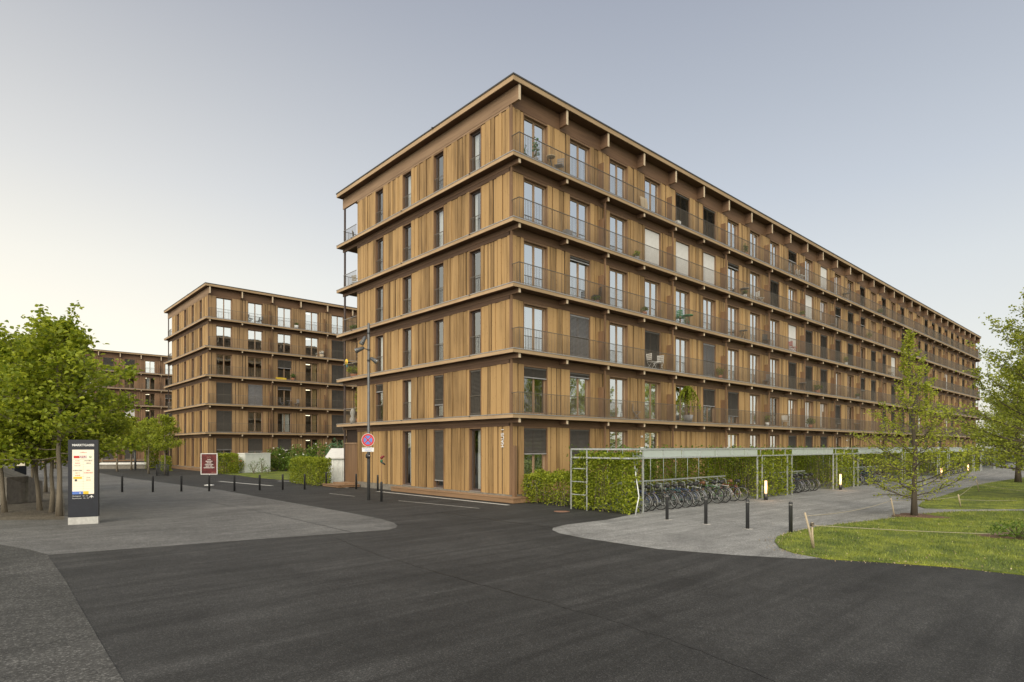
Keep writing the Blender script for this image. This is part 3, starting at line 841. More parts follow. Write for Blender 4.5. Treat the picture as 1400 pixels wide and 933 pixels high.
    # windows: the nearest as parts, the rest together
    wins.sort(key=lambda q: q[0]+.01*q[1])
    nmax = 100-len(gwins)
    rest = MB()
    for j, i, b0, z0, w, h, kd in gwins:
        window(root, None, w, h, kd, mull=False, sash='column_paint', rail=(i > 0), loc=(WALLX, b0+w, z0), rz=R(-90))
    for n_, (k, i, a0, z0, w, h, kd) in enumerate(wins):
        ent = (i == 0 and ground and k % 10 in (3, 6))
        tro = h*.62 if i == 0 else None
        sash = 'door_oak' if ent else 'sash_wood'
        if n_ < nmax: window(root, None, w, h, kd, loc=(a0, WALLY, z0), transom=tro, sash=sash)
        else:
            rest.tr = fac_tr(a0, WALLY, z0); window(root, None, w, h, kd, mbs=rest)
    if rest.v: tag(rest.build('window', root), kind='stuff')
    # beams: tips under every slab
    nbm = nb+1; cnt = 0; restb = MB()
    for k in range(nbm):
        xk = B0+PITCH*k
        for i in range(6):
            zt_ = (SLABS[i]-.182) if i < 5 else ROOF0
            zb = zt_-.22 if i < 5 else zt_-.70
            m = restb if cnt >= 96 else MB()
            m.box(xk-.06, xk+.06, .10, DEP-.12, zb, zt_-.002, 'larch_band_y' if (k == 0 and i == 5) else 'beam_wood')  # lighter top gable beam; lower ones carry slab shade in their darker colour
            m.box(xk-.062, xk+.062, .075, .099, zb-.002, zt_-.004, 'end_grain')
            m.box(xk-.062, xk+.062, DEP-.119, DEP-.095, zb-.002, zt_-.004, 'end_grain')
            if cnt < 96: m.build('beam', root)
            cnt += 1
    if restb.v: tag(restb.build('beam', root), kind='stuff')
    # posts, screens
    for j in range(1, nb//2+1):
        xk = B0+PITCH*2*j
        mb = MB()
        for i in range(5):
            lo = SLABS[i-1] if i else .3
            mb.box(xk-.045, xk+.045, .28, .36, lo+.001, z_hi[i]-.22, 'reveal_wood')
        mb.build('post', root)
        mr = MB()
        for i in range(6):
            lo = SLABS[i-1] if i else .3
            mb = mr if j > 8 else MB()
            mb.box(xk-.24, xk-.19, .24, WALLY-.003, lo+.02, lo+(1.62 if i else 2.2), 'reveal_wood')
            if j <= 8: mb.build('screen_panel', root)
        if j > 8: tag(mr.build('screen_panel', root), kind='stuff')
    # rear columns
    for k in range(0, nb+1, 2):
        xk = .43 if k == 0 else B0+PITCH*k
        mb = MB()
        for i in range(6):
            lo = SLABS[i-1] if i else .05
            mb.box(xk-.05, xk+.05, 17.02, 17.12, lo+.001, (z_hi[i]-.21 if i < 5 else ROOF0-.71), 'column_paint')
        mb.build('column', root)
    # railings
    for i, z in enumerate(SLABS):
        mb = MB(); h = .98; y = .07; x0, x1 = .42, L-.5
        mb.box(x0, x1, y-.02, y+.02, z+h-.012, z+h+.012, 'railing_metal'); mb.box(x0, x1, y-.008, y+.008, z+.07, z+.085, 'railing_metal')
        n = int((x1-x0)/bal_step)
        for k in range(n+1):
            x = x0+(x1-x0)*k/n; hw = .0065 if k % 16 else .014
            mb.box(x-hw, x+hw, y-.006, y+.006, z+.0, z+h-.013, 'railing_metal')
        for xx in (x0, x1):
            mb.box(xx-.02, xx+.02, y+.021, WALLY-.005, z+h-.012, z+h+.012, 'railing_metal'); mb.box(xx-.008, xx+.008, y+.01, WALLY-.005, z+.07, z+.085, 'railing_metal')
            for k in range(1, 5): yy = y+(WALLY-y)*k/5; mb.box(xx-.006, xx+.006, yy-.006, yy+.006, z, z+h-.013, 'railing_metal')
        mb.build('railing', root)
        mb = MB(); y = 17.2
        mb.box(.42, L-.5, y-.02, y+.02, z+h-.012, z+h+.012, 'railing_metal')
        for k in range(int((L-1)/(.12))): x = .5+k*.12; mb.box(x-.006, x+.006, y-.006, y+.006, z, z+h-.013, 'railing_metal')
        mb.box(.36, .40, REAR+.01, 17.18, z+h-.012, z+h+.012, 'edge_metal')
        for k in range(18): yy = REAR+.05+k*.1; mb.box(.374, .386, yy-.005, yy+.005, z, z+h-.013, 'railing_metal')
        mb.build('railing', root)
    # plinth
    mb = MB()
    mb.box(WALLX+.02, XE-.02, WALLY+.02, REAR-.02, 0, .349, 'concrete_dark')
    mb.box(.0, WALLX+.02, .0, 10.5 if ground else 15.3, .02, .22, 'plinth_wood'); mb.box(-.03, WALLX+.02, -.03, 10.53 if ground else 15.3, .222, .27, 'plinth_wood')
    mb.box(WALLX+.022, XE, .0, WALLY+.018, .02, .22, 'plinth_wood'); mb.box(WALLX+.022, XE, -.03, WALLY+.018, .222, .27, 'plinth_wood')
    mb.build('plinth', root)
    return root

K = {}
GL = []
for k in range(3):
    for i in (3, 4, 5): K[(i, k)] = [CUR(.72, .92)] if k == 0 else []
K.update({(5, 0): [], (5, 1): [CUR(.1, .9)], (5, 2): [CUR(.1, .3)], (5, 3): [CUR(.45, .7)], (5, 4): ['dim', ('blind', 1.0)], (5, 5): ['dim', ('blind', 1.0)], (5, 6): [CUR(.1, .3)], (5, 7): [CUR(.1, .5)], (5, 8): [],
          (4, 0): [], (4, 1): [], (4, 2): [], (4, 3): [('screen', 1.0, 'screen_white')], (4, 4): [('screen', 1.0, 'screen_white')], (4, 5): [('screen', .98, 'screen_white')], (4, 6): [('blind', .12), CUR(.1, .4)], (4, 7): [CUR(.3, .9)],
          (3, 0): [], (3, 1): [('blind', .08)], (3, 2): [], (3, 3): [CUR(.3, .7)], (3, 4): [CUR(.55, .9, 'curtain_teal')], (3, 5): [CUR(.5, .9, 'curtain_yellow')], (3, 6): [CUR(.1, .6)],
          (2, 0): [CUR(.3, .9)], (2, 1): [('blind', 1.0, 'blind_grey')], (2, 2): [], (2, 3): ['dim', ('blind', 1.0)], (2, 4): [CUR(.3, .6)], (2, 5): [('blind', 1.0, 'blind_grey')], (2, 6): [CUR(.1, .4)],
          (1, 0): ['dim', ('blind', .22)], (1, 1): [('blind', .10), CUR(.6, .92)], (1, 2): [], (1, 3): [CUR(.35, .85)], (1, 4): [], (1, 5): ['dim', ('blind', .5)], (1, 6): ['dim', ('blind', .75)], (1, 7): [], (1, 8): ['dim'],
          (0, 0): [('blind', .40), CUR(.05, .95, 'curtain_white')], (0, 1): ['dim', ('blind', .62)], (0, 2): [], (0, 3): [], (0, 6): [], (0, 7): [], (0, 8): [CUR(.1, .5)], (0, 9): ['dim', ('blind', 1.0)]})
GK = {(5, 0): ['dim', CUR(.05, .35)], (4, 0): ['dim', CUR(.05, .3)], (3, 0): ['dim'], (2, 0): ['dim'], (1, 0): ['dim', ('blind', 1.0)], (0, 0): ['dim', CUR(.3, .8)],
      (5, 1): ['dim'], (4, 1): ['dim', CUR(.1, .5)], (3, 1): ['dim'], (2, 1): ['dim'], (1, 1): ['dim', ('blind', .7)], (0, 1): ['dim', ('blind', .88)],
      (0, 2): ['dim', CUR(.3, .7)], (1, 3): ['dim', ('blind', .2)]}
main = make_building('apartment_building', 0, 0, 30, 'six storey timber apartment building with long balcony facade behind the bicycle shelter', K, GK, True, 11, 'timber apartment buildings')
K2 = {(5, 0): [], (5, 1): [], (5, 2): [], (5, 3): ['dim'.replace('dim', 'dim')] and [('lamp',)], (5, 4): [],
      (4, 0): [], (4, 1): [], (4, 2): [], (4, 3): [('lamp',)], (4, 4): ['dim', ('blind', 1.)],
      (3, 0): [CUR(.1, .25)], (3, 1): [], (3, 2): ['dim', ('blind', .4)], (3, 3): ['dim', ('lamp',), CUR(.5, .9, 'curtain_warm')], (3, 4): ['dim', ('blind', 1.)],
      (2, 0): ['dim', ('blind', 1.)], (2, 1): [('blind', 1., 'blind_grey')], (2, 2): ['dim', ('blind', .15)], (2, 3): ['dim', ('lamp',), CUR(.5, .9, 'curtain_warm')], (2, 4): ['dim', ('blind', 1.)],
      (1, 0): ['dim', ('blind', 1.)], (1, 1): [CUR(.08, .68)], (1, 2): ['dim', CUR(.4, .92)], (1, 3): ['dim', ('lamp',), CUR(.6, .9, 'curtain_warm')], (1, 4): ['dim', ('blind', 1.)],
      (0, 0): ['dim', ('blind', .4)], (0, 1): ['dim', ('blind', .45)], (0, 2): ['dim', ('blind', .4)], (0, 3): ['dim', ('lamp',)]}
GK2 = {(i, j): ['dim'] for i in range(6) for j in range(4)}
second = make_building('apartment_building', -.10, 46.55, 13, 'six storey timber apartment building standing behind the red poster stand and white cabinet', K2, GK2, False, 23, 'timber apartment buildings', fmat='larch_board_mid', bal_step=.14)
K3 = {(5, 11): ['dim', ('blind', 1.)], (5, 12): ['dim', ('blind', 1.)], (5, 13): [('lamp',)], (4, 12): [('lamp',)], (4, 13): ['dim', ('lamp',), CUR(.2, .5)], (3, 12): [CUR(.1, .9)], (3, 13): ['dim', ('lamp',)], (2, 13): ['dim', ('lamp',)]}
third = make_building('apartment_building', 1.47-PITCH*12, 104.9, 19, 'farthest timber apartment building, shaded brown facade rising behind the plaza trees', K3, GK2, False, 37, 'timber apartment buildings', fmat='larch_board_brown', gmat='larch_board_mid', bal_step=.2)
# ground floor fittings of the main building: letter boxes, wall lamps, corner cover, loggia store, steps, wall lettering
for k in (3, 6, 13, 16, 23, 26):
    x = OPEN0+PITCH*k-.55
    mb = MB(); mb.box(x, x+.42, WALLY-.14, WALLY-.004, 1.95, 2.55, 'white_paint'); mb.box(x+.04, x+.38, WALLY-.145, WALLY-.141, 2.30, 2.33, 'dark_metal'); mb.build('letter_box', main)
    mb = MB(); mb.box(x+.16, x+.26, WALLY-.08, WALLY-.004, 3.1, 3.2, 'white_paint'); mb.build('wall_lamp', main)
mb = MB(); mb.box(WALLX+.02, WALLX+.16, .40, WALLY-.01, .272, 2.62, 'reveal_wood'); mb.build('corner_cover', main)
mb = MB(); mb.box(.42, .48, REAR+.02, 17.0, .25, 2.75, 'reveal_wood'); mb.box(.38, .50, REAR+.02, 17.02, 2.752, 2.83, 'sash_wood')
mb.box(.52, .58, REAR+.02, 16.99, 2.84, 3.85, 'backing'); mb.build('storage_door', main)
mb = MB(); mb.box(-1.1, .35, 14.9, 17.1, .03, .14, 'plinth_wood'); mb.box(-1.15, .36, 14.85, 17.15, .143, .19, 'plinth_wood')
mb.box(-.5, .35, 15.3, 16.9, .192, .27, 'plinth_wood'); mb.build('step', main)
def text(s, size, mat, parent, loc, rot, name='lettering', ext=.003, align='CENTER', bold=0):
    c = bpy.data.curves.new(name, 'FONT'); c.body = s; c.size = size; c.extrude = ext; c.align_x = align; c.offset = bold
    c.materials.append(MATS[mat]); tmp = bpy.data.objects.new(name, c)
    me = bpy.data.meshes.new_from_object(tmp); me.name = name; bpy.data.objects.remove(tmp)
    o = bpy.data.objects.new(name, me); COL.objects.link(o); o.location = loc; o.rotation_euler = rot
    if parent: o.parent = parent
    return o
text('HAUS 1', .27, 'lettering_grey', main, (WALLX-.012, 1.12, 2.53), (R(90), R(-90), R(-90)), align='LEFT', ext=.01, bold=.004)

# ------------------------------------------------------------------ street furniture
BH = .93
def bollard_mesh(h=BH, mat='dark_metal', r=.055):
    m = MB(); m.lathe(0, 0, [(r, 0), (r, h-.05), (r, h-.02), (r*.8, h)], mat, 16); return m
bm_ = bollard_mesh().mesh('bollard')
cm_ = MB(); cm_.lathe(0, 0, [(.058, BH-.10), (.058, BH-.08)], 'edge_metal', 16); cmm = cm_.mesh('band')
row1 = [(167, 673, 'dark grey bollard leftmost in the row across the plaza, next right of the sign pillar'), (209, 673, 'dark grey plaza bollard in front of the caged tree, second from the left'),
        (248, 672.3, 'dark grey plaza bollard between the caged tree and the red poster stand, third from left'), (286, 672, 'dark grey bollard standing in front of the red poster stand'),
        (320.5, 671.5, 'dark grey bollard in front of the small clipped hedge and orange flowers'), (355, 670.5, 'dark grey bollard in front of the white cabinet'),
        (386.5, 670, 'dark grey bollard in front of the green garden lawn'), (416.5, 669.5, 'dark grey bollard at the left end of the bright garden hedge'),
        (446, 665.5, 'dark grey bollard standing against the middle of the bright garden hedge')]
row2 = [(912, 711, 'dark grey bollard in front of the bicycles, closest to the hedge box'), (965, 717, 'dark grey bollard on the pale path, second from the hedge box'),
        (1022, 723.5, 'dark grey bollard on the pale path, second from the lawn'), (1081, 729, 'dark grey bollard at the edge of the lawn tip, nearest to the viewer')]
row3 = [(487, 669, 'slim dark bollard beside the wooden step at the gable end'), (516.5, 671.5, 'slim dark bollard set close against the gable boards'), (521.5, 686, 'slim dark bollard beside the street lamp, carrying the red and green ornament')]
for rows, grp in ((row1, 'bollards across the plaza'), (row2, 'bollards across the path'), (row3, 'bollards along the gable')):
    for px, py, lab in rows:
        p = at(px, py); o = obj('bollard', bm_, None, p); tag(o, lab, 'bollard', grp)
        if rows is row2: obj('band', cmm, o)
# lit bollard lamps
lm = MB(); lm.cyl(0, 0, 0, .32, .085, 'dark_metal', 16)
lt = MB(); lt.cyl(0, 0, .322, .94, .058, 'light_tube', 16)
lc = MB(); lc.cyl(0, 0, .942, .975, .085, 'dark_metal', 16)
ms = [q.mesh(n) for q, n in ((lm, 'base'), (lt, 'lamp_tube'), (lc, 'cap'))]
for px, py, lab in ((1047, 684, 'lit bollard lamp in front of the first hedge block, nearest of the glowing lamps'), (1149, 670, 'lit bollard lamp in front of the second hedge block'),
                    (1287, 656, 'lit bollard lamp glowing behind the lone tree'), (1323.5, 648, 'farthest lit bollard lamp, on the path near the big tree')):
    p = at(px, py); t = empty('bollard_lamp', p, 0, lab, 'lamp', 'lit bollard lamps along the path')
    for m_ in ms: obj(m_.name.split('.')[0], m_, t)
    l = bpy.data.lights.new('lamp_glow', 'POINT'); l.energy = 9; l.color = (1, .62, .35); l.shadow_soft_size = .12
    lo = bpy.data.objects.new('lamp_glow', l); COL.objects.link(lo); lo.parent = t; lo.location = (-.10, -.10, .62)

# street lamp with spotlights and sign
p = at(504, 684); LAMP = p
t = empty('street_lamp', p, 0, 'tall grey street lamp with three small spotlights beside the gable', 'street lamp')
m = MB(); m.lathe(0, 0, [(.075, 0), (.072, 3.5), (.062, 3.52), (.058, 8.5), (.03, 8.53)], 'lamp_metal', 14); m.build('pole', t)
m = MB(); m.lathe(0, 0, [(.075, 7.2), (.075, 7.26)], 'dark_metal', 12); m.lathe(0, 0, [(.075, 8.0), (.075, 8.06)], 'dark_metal', 12)
m.lathe(0, 0, [(.08, 6.68), (.08, 6.76)], 'dark_metal', 12); m.build('clamp', t)
def spot(dx, z, tx, tz):
    ax = np.array((RX[0], RX[1], 0)); m = MB(); s = np.array((0, 0, z)); e = s+ax*dx*.55+np.array((0, 0, .05))
    m.tube([s, e], .022, 'dark_metal', 6)
    dirv = ax*tx+np.array((0, 0, tz))-np.array((FW[0], FW[1], 0))*.4; dirv = dirv/np.linalg.norm(dirv)
    m.tube([e-dirv*.10, e, e+dirv*.20, e+dirv*.34], [.05, .085, .10, .13], 'lamp_metal', 12)
    o = m.build('spotlight', t)
    m2 = MB(); c = e+dirv*.345; m2.tube([c, c+dirv*.012], .115, 'rim_alloy', 12); m2.build('lens', o)
spot(-.35, 7.75, -.35, -.9); spot(-.55, 7.25, -.9, -.45); spot(.3, 6.75, .8, -.5)
sg = empty('no_stopping_sign', (p[0], p[1], 2.89), math.atan2(-FW[0]*1.0, FW[1])+R(-4), 'round red and blue no stopping sign on the street lamp pole', 'traffic sign')
def disc(mb, r0, r1, y, mat, n=40, a0=0, a1=360):
    V = []; k = max(3, int(n*(a1-a0)/360))
    for i in range(k+1):
        a = R(a0+(a1-a0)*i/k); V += [(r0*math.cos(a), y, r0*math.sin(a)), (r1*math.cos(a), y, r1*math.sin(a))]
    mb.add(V, [(2*i, 2*i+1, 2*i+3, 2*i+2) for i in range(k)], mat)
m = MB(); m.tube([(0, -.09, 0), (0, -.11, 0)], .315, 'white_paint', 40, smooth=False)
disc(m, .215, .30, -.113, 'red_paint'); disc(m, .002, .215, -.1125, 'blue_paint')
for a in (45, 135):
    c, s = math.cos(R(a)), math.sin(R(a)); w = .028; L = .225
    m.add([(c*L-s*w, -.115, s*L+c*w), (c*L+s*w, -.115, s*L-c*w), (-c*L+s*w, -.115, -s*L-c*w), (-c*L-s*w, -.115, -s*L+c*w)], [(0, 1, 2, 3)], 'red_paint')
m.build('sign_disc', sg)
m = MB(); m.box(-.04, .04, -.088, .08, -.05, .0, 'edge_metal'); m.build('bracket', sg)
m = MB(); m.box(-.29, .29, -.11, -.09, -.56, -.36, 'white_paint'); o = m.build('sign_plate', sg)
text('Ausgenommen', .075, 'blue_paint', o, (0, -.113, -.44), (R(90), 0, 0)); text('Anlieferung', .075, 'blue_paint', o, (0, -.113, -.53), (R(90), 0, 0))
m = MB(); m.lathe(0, 0, [(.05, -.12), (.11, -.10), (.12, 0), (.10, .09), (.04, .12)], 'black_plastic', 14); m.tube([(0, -.10, 0), (0, -.14, 0)], .03, 'rim_alloy', 8)
tag(m.build('sensor_ball', None, (p[0]-.06, p[1]-.05, zof(623.5, depth(p)))), 'black round sensor fixed to the lamp pole under the white plate', 'sensor')
p = at(521.5, 686)
t = empty('garden_ornament', (p[0], p[1], .93), 0, 'small red and green ornament on a thin rod above a bollard', 'ornament')
m = MB(); m.tube([(0, 0, 0), (.01, 0, 1.28)], .011, 'rust', 6); m.build('rod', t)
m = MB(); m.tube([(.0, 0, 1.12), (.08, -.05, 1.19), (.13, -.07, 1.19)], [.06, .05, .01], 'red_dark', 8); m.tube([(0, 0, 1.06), (0, 0, 1.12), (0, 0, 1.18)], [.03, .07, .03], 'red_dark', 8); m.build('cap', t)
m = MB(); m.tube([(0, 0, .88), (0, 0, .93), (0, 0, .99), (0, 0, 1.04)], [.02, .06, .06, .03], 'green_dark', 8); m.tube([(0, 0, .92), (.14, -.1, .80)], [.05, .03], 'dark_metal', 6); m.build('body', t)

# information pillars
FACEZ = math.atan2(-FW[0], FW[1])
def pillar(loc, rz, w, h, label, detailed):
    t = empty('information_pillar', loc, rz, label, 'sign', 'dark information pillars')
    m = MB(); m.box(-w/2, w/2, -.14, .14, 0, .24, 'concrete_light'); m.build('base', t)
    m = MB(); m.box(-w/2, w/2, -.14, .14, .243, h, 'sign_blue_black'); m.build('body', t)
    z0, z1, x0, x1 = 1.0, h-.33, -w*.36, w*.36
    m = MB(); m.box(x0, x1, -.148, -.142, z0, z1, 'light_panel'); pn = m.build('light_panel', t)
    f = (R(90), 0, 0)
    if not detailed:
        m = MB(); m.box(-.2, .1, -.152, -.149, 1.25, 1.38, 'yellow_paint'); m.build('notice', pn); return
    text('MARKTGASSE', .098, 'white_paint', t, (0, -.143, h-.21), f, bold=.003)
    m = MB(); y = -.1495
    m.box(x0+.02, x1-.02, y-.0005, y, z1-.325, z1-.321, 'text_black')
    nrow = 13; zr0 = z1-.325; dz = (zr0-z0-.10)/nrow
    for i in range(1, nrow): m.box(x0+.02, x1-.02, y-.0005, y, zr0-dz*i-.0015, zr0-dz*i+.0015, 'rope_fibre')
    m.box(-.002, .002, y-.0005, y, z0+.1, zr0, 'rope_fibre')
    m.box(x0, -.001, y-.002, y, z0, z0+.095, 'blue_paint'); m.box(0, x1*.5, y-.002, y, z0, z0+.095, 'yellow_paint'); m.box(-.10, -.07, y-.004, y-.0021, z0+.02, z0+.06, 'white_paint')
    m.build('table_grid', pn)
    m = MB(); m.box(x0+.04, x1-.20, y-.002, y, z1-.28, z1-.20, 'red_paint')
    disc(m, .024, .036, y-.003, 'green_paint'); m.v[-82:] = [(a+x1-.10, b, c+z1-.24) for a, b, c in m.v[-82:]]
    m.add([(x1-.10, y-.003, z1-.225), (x1-.115, y-.003, z1-.255), (x1-.085, y-.003, z1-.255)], [(0, 1, 2)], 'green_paint')
    m.build('shop_logo', pn)
    text('SPAR', .095, 'white_paint', pn, (.0, y-.004, z1-.276), f, bold=.003)
    text('coiffure', .062, 'red_paint', pn, (0, y-.001, z1-.11), f)
    r = random.Random(4); cols = ['text_black', 'rope_fibre', 'text_black', 'orange_paint', 'red_paint', 'lettering_grey']
    m = MB()
    for i in range(nrow-4):
        for s in (0, 1):
            if r.random() < .18: continue
            xc = (x0/2, x1/2)[s]; zc = zr0-dz*(i+.5); w_ = r.uniform(.10, .26); c = r.choice(cols)
            if (i, s) == (5, 1): c, w_ = 'red_paint', .26
            if (i, s) in ((7, 0),): m.box(x0+.03, -.03, y-.001, y, zc-dz*.42, zc+dz*.42, 'yellow_paint'); continue
            if (i, s) == (8, 0):
                disc(m, .0, .035, y-.002, 'text_black'); m.v[-82:] = [(a+x0+.1, b, q+zc) for a, b, q in m.v[-82:]]
                continue
            n = max(2, int(w_/.028))
            for q in range(n):
                xx = xc-w_/2+w_*q/n; hh = r.uniform(.010, .018); m.box(xx, xx+w_/n*r.uniform(.5, .8), y-.001, y, zc-hh, zc+hh, c)
    m.build('tenant_names', pn)
    text('Marktgasse   10 - 12', .052, 'white_paint', t, (x0, -.143, z0-.075), f, align='LEFT'); text('Rautistrasse   14 - 18', .052, 'white_paint', t, (x0, -.143, z0-.15), f, align='LEFT')
    m = MB(); x = x1-.07; y = -.1445; z = z0-.14
    m.add([(x-.01, y, z), (x+.01, y, z), (x+.01, y, z+.08), (x-.01, y, z+.08)], [(0, 1, 2, 3)], 'white_paint')
    for s in (-1, 1): m.add([(x, y-.0004*s, z+.10), (x+s*.055, y-.0004*s, z+.045), (x+s*.055, y-.0004*s, z+.018), (x, y-.0004*s, z+.072)], [(0, 1, 2, 3)], 'white_paint')
    m.build('arrow', t)
p0 = at(89.8, 718.2); p1 = at(131.2, 716.2); w = math.dist(p0, p1)
pillar(((p0[0]+p1[0])/2+FW[0]*.14, (p0[1]+p1[1])/2+FW[1]*.14, 0), math.atan2(p1[1]-p0[1], p1[0]-p0[0]), w, zof(601.5, 19.95), 'dark blue information pillar with lit MARKTGASSE directory panel, standing on the plaza', True)
p0 = at(18, 654.2); p1 = at(34.5, 653.4); w = math.dist(p0, p1)
pillar(((p0[0]+p1[0])/2, (p0[1]+p1[1])/2, 0), math.atan2(p1[1]-p0[1], p1[0]-p0[0]), w, 2.85, 'smaller looking dark information pillar with lit panel, half hidden behind the tree trunks', False)

# poster stand
p = at(286, 664); t = empty('poster_stand', p, FACEZ+R(6), 'red poster in a white frame on a pole with a round white foot', 'poster stand')
Yd = depth(p); zt, zb = zof(620, Yd), zof(649, Yd); hw = .53
m = MB(); m.lathe(0, 0, [(.30, 0), (.30, .04), (.05, .07)], 'white_paint', 20); m.build('base', t)
m = MB(); m.tube([(0, .05, .06), (0, .05, zb+.2)], .03, 'white_paint', 8); m.build('pole', t)
m = MB(); m.box(-hw, hw, -.03, .03, zb, zb+.05, 'white_paint'); m.box(-hw, hw, -.03, .03, zt-.05, zt, 'white_paint'); m.box(-hw, -hw+.05, -.03, .03, zb+.051, zt-.051, 'white_paint'); m.box(hw-.05, hw, -.03, .03, zb+.051, zt-.051, 'white_paint'); m.build('frame', t)
m = MB(); m.box(-hw+.051, hw-.051, -.02, .0, zb+.051, zt-.051, 'red_poster'); o = m.build('poster', t)
for i, s in enumerate(('WIR', 'BRINGEN', 'FEUER', 'GRILLADEN', 'UND VIEL', 'LEIDENSCHAFT')):
    text(s, .10 if i else .11, 'white_paint', o, (0, -.023, zt-.46-.105*i), (R(90), 0, 0), bold=.002)
text('restaurant', .06, 'rope_fibre', o, (0, -.023, zt-.27), (R(90), 0, 0)); text('willkommen', .055, 'rope_fibre', o, (.28, -.023, zb+.12), (R(90), 0, 0))

# white cabinet
p0 = at(335, 647.3); p1 = at(369.8, 645.8); w = math.dist(p0, p1); Yc = depth(p0)
t = empty('utility_cabinet', p0, math.atan2(p1[1]-p0[1], p1[0]-p0[0]), 'pale grey metal cabinet with a flat lid standing on the garden lawn', 'cabinet')
h = zof(621, Yc)
m = MB(); m.box(0, w, 0, 1.0, 0, h, 'cabinet_white'); m.build('body', t)
m = MB(); m.box(-.05, w+.05, -.05, 1.05, h+.002, h+.09, 'white_paint'); m.build('lid', t)
for i in range(2):
    m = MB(); m.box(.06+i*w/2, w/2-.03+i*w/2, -.02, -.002, .08, h-.06, 'cabinet_white'); o = m.build('door', t); m = MB(); m.box(w/2-.12 if i == 0 else w/2+.09, w/2-.09 if i == 0 else w/2+.12, -.035, -.021, h*.45, h*.58, 'dark_metal'); m.build('handle', o)
# concrete wedge by the trees
a = at(9, 690.5); b = at(30.5, 687.5); Yw = depth(a)
m = MB(); dx, dy = FW[0]*1.2, FW[1]*1.2; za, zb_ = zof(653, Yw), zof(662.5, Yw)
V = [(a[0], a[1], 0), (b[0], b[1], 0), (b[0]+dx, b[1]+dy, 0), (a[0]+dx, a[1]+dy, 0), (a[0], a[1], za), (b[0], b[1], zb_), (b[0]+dx, b[1]+dy, zb_), (a[0]+dx, a[1]+dy, za)]
a2 = at(-30, 692, Y=Yw); V2 = [(a2[0], a2[1], 0), (a2[0]+dx, a2[1]+dy, 0), (a2[0], a2[1], za+.5), (a2[0]+dx, a2[1]+dy, za+.5)]
m.add(V+V2, [(0, 1, 5, 4), (1, 2, 6, 5), (4, 5, 6, 7), (2, 3, 7, 6), (8, 0, 4, 10), (3, 9, 11, 7), (10, 4, 7, 11), (9, 8, 10, 11)], 'concrete_dark')
tag(m.build('concrete_block'), 'sloping raw concrete block standing behind the tree trunks', 'concrete block')
# long pale bench in front of the far building
a = at(131, 641.5); b = at(204, 641); t = empty('long_bench', a, math.atan2(b[1]-a[1], b[0]-a[0]), 'long low bench with a white top in front of the farthest building', 'bench')
L = math.dist(a, b); m = MB(); m.box(.1, L-.1, .1, .9, 0, .50, 'concrete_dark'); m.build('base', t); m = MB(); m.box(0, L, 0, 1.0, .502, .72, 'white_paint'); m.build('seat', t)
p = at(185, 642.5); m = MB(); m.lathe(0, 0, [(.11, 0), (.10, 2.4), (.02, 2.42)], 'lamp_metal', 12); tag(m.build('metal_post', None, p), 'dark grey metal post standing among the small plaza trees', 'post')
p = at(55.5, 643); m = MB(); m.lathe(0, 0, [(.1, 0), (.09, 5.5), (.02, 5.53)], 'lamp_metal', 12); tag(m.build('metal_post', None, p), 'dark blue grey metal post behind the trunks of the tree group', 'post')

# ------------------------------------------------------------------ bicycle shelter
BF, BB, ZT, ZB = -6.13, -3.2, 2.47, 2.13
t = empty('bicycle_shelter', (0, 0, 0), 0, 'long galvanised bicycle shelter with glazed fascia in front of the apartment building', 'bicycle shelter')
PX = [1.18, 10.65, 11.15, 14.05, 14.6, 20.4, 20.95, 23.85, 24.6, 34.0, 34.6, 37.4, 38.0, 44.0, 44.6, 47.4, 48, 57.5, 58.1, 61, 61.6, 68, 68.6, 71.4, 72, 82]
X0, X1 = .31, 82.0
m = MB()
for z in (ZB, ZT): m.box(X0, X1, BF-.03, BF+.03, z-.03, z+.03, 'galvanised'); m.box(X0, X1, BB-.03, BB+.03, z-.03, z+.03, 'galvanised'); m.box(X0-.03, X0+.03, BF+.031, BB-.031, z-.03, z+.03, 'galvanised')
for i in range(0, 60): x = 1.18+i*1.4; m.box(x-.012, x+.012, BF-.02, BF+.02, ZB+.031, ZT-.031, 'galvanised'); m.box(x-.02, x+.02, BF+.031, BB-.031, ZT-.025, ZT+.02, 'galvanised')
m.build('roof_frame', t)
m = MB(); m.box(X0+.03, X1, BF+.04, BB-.04, ZT+.021, ZT+.035, 'clear_glass'); m.build('roof_glass', t)
BAYS = [(1.18, 10.65), (14.6, 20.4), (24.6, 34.0), (38, 44), (48, 57.5), (61.6, 68), (72, 82)]
for a, b in BAYS:
    m = MB(); n = max(1, round((b-a)/1.4))
    for i in range(n): m.box(a+(b-a)*i/n+.02, a+(b-a)*(i+1)/n-.02, BF-.006, BF+.006, ZB+.031, ZT-.031, 'shelter_glass')
    m.build('fascia_glass', t)
for x in PX:
    m = MB(); m.box(x-.03, x+.03, BF-.028, BF+.028, 0, ZB-.031, 'galvanised'); m.build('post', t)
for x in PX[::2]:
    m = MB(); m.box(x-.025, x+.025, BB-.025, BB+.025, 0, ZB-.031, 'galvanised'); m.build('post', t)
m = MB()
for a, b in BAYS:
    n = int((b-a)/1.05)
    for i in range(1, n): x = a+(b-a)*i/n; m.tube([(x, BB-.35, .0), (x, BB-.35, ZT-.05)], .012, 'galvanised', 5)
m.build('wall_rods', t)
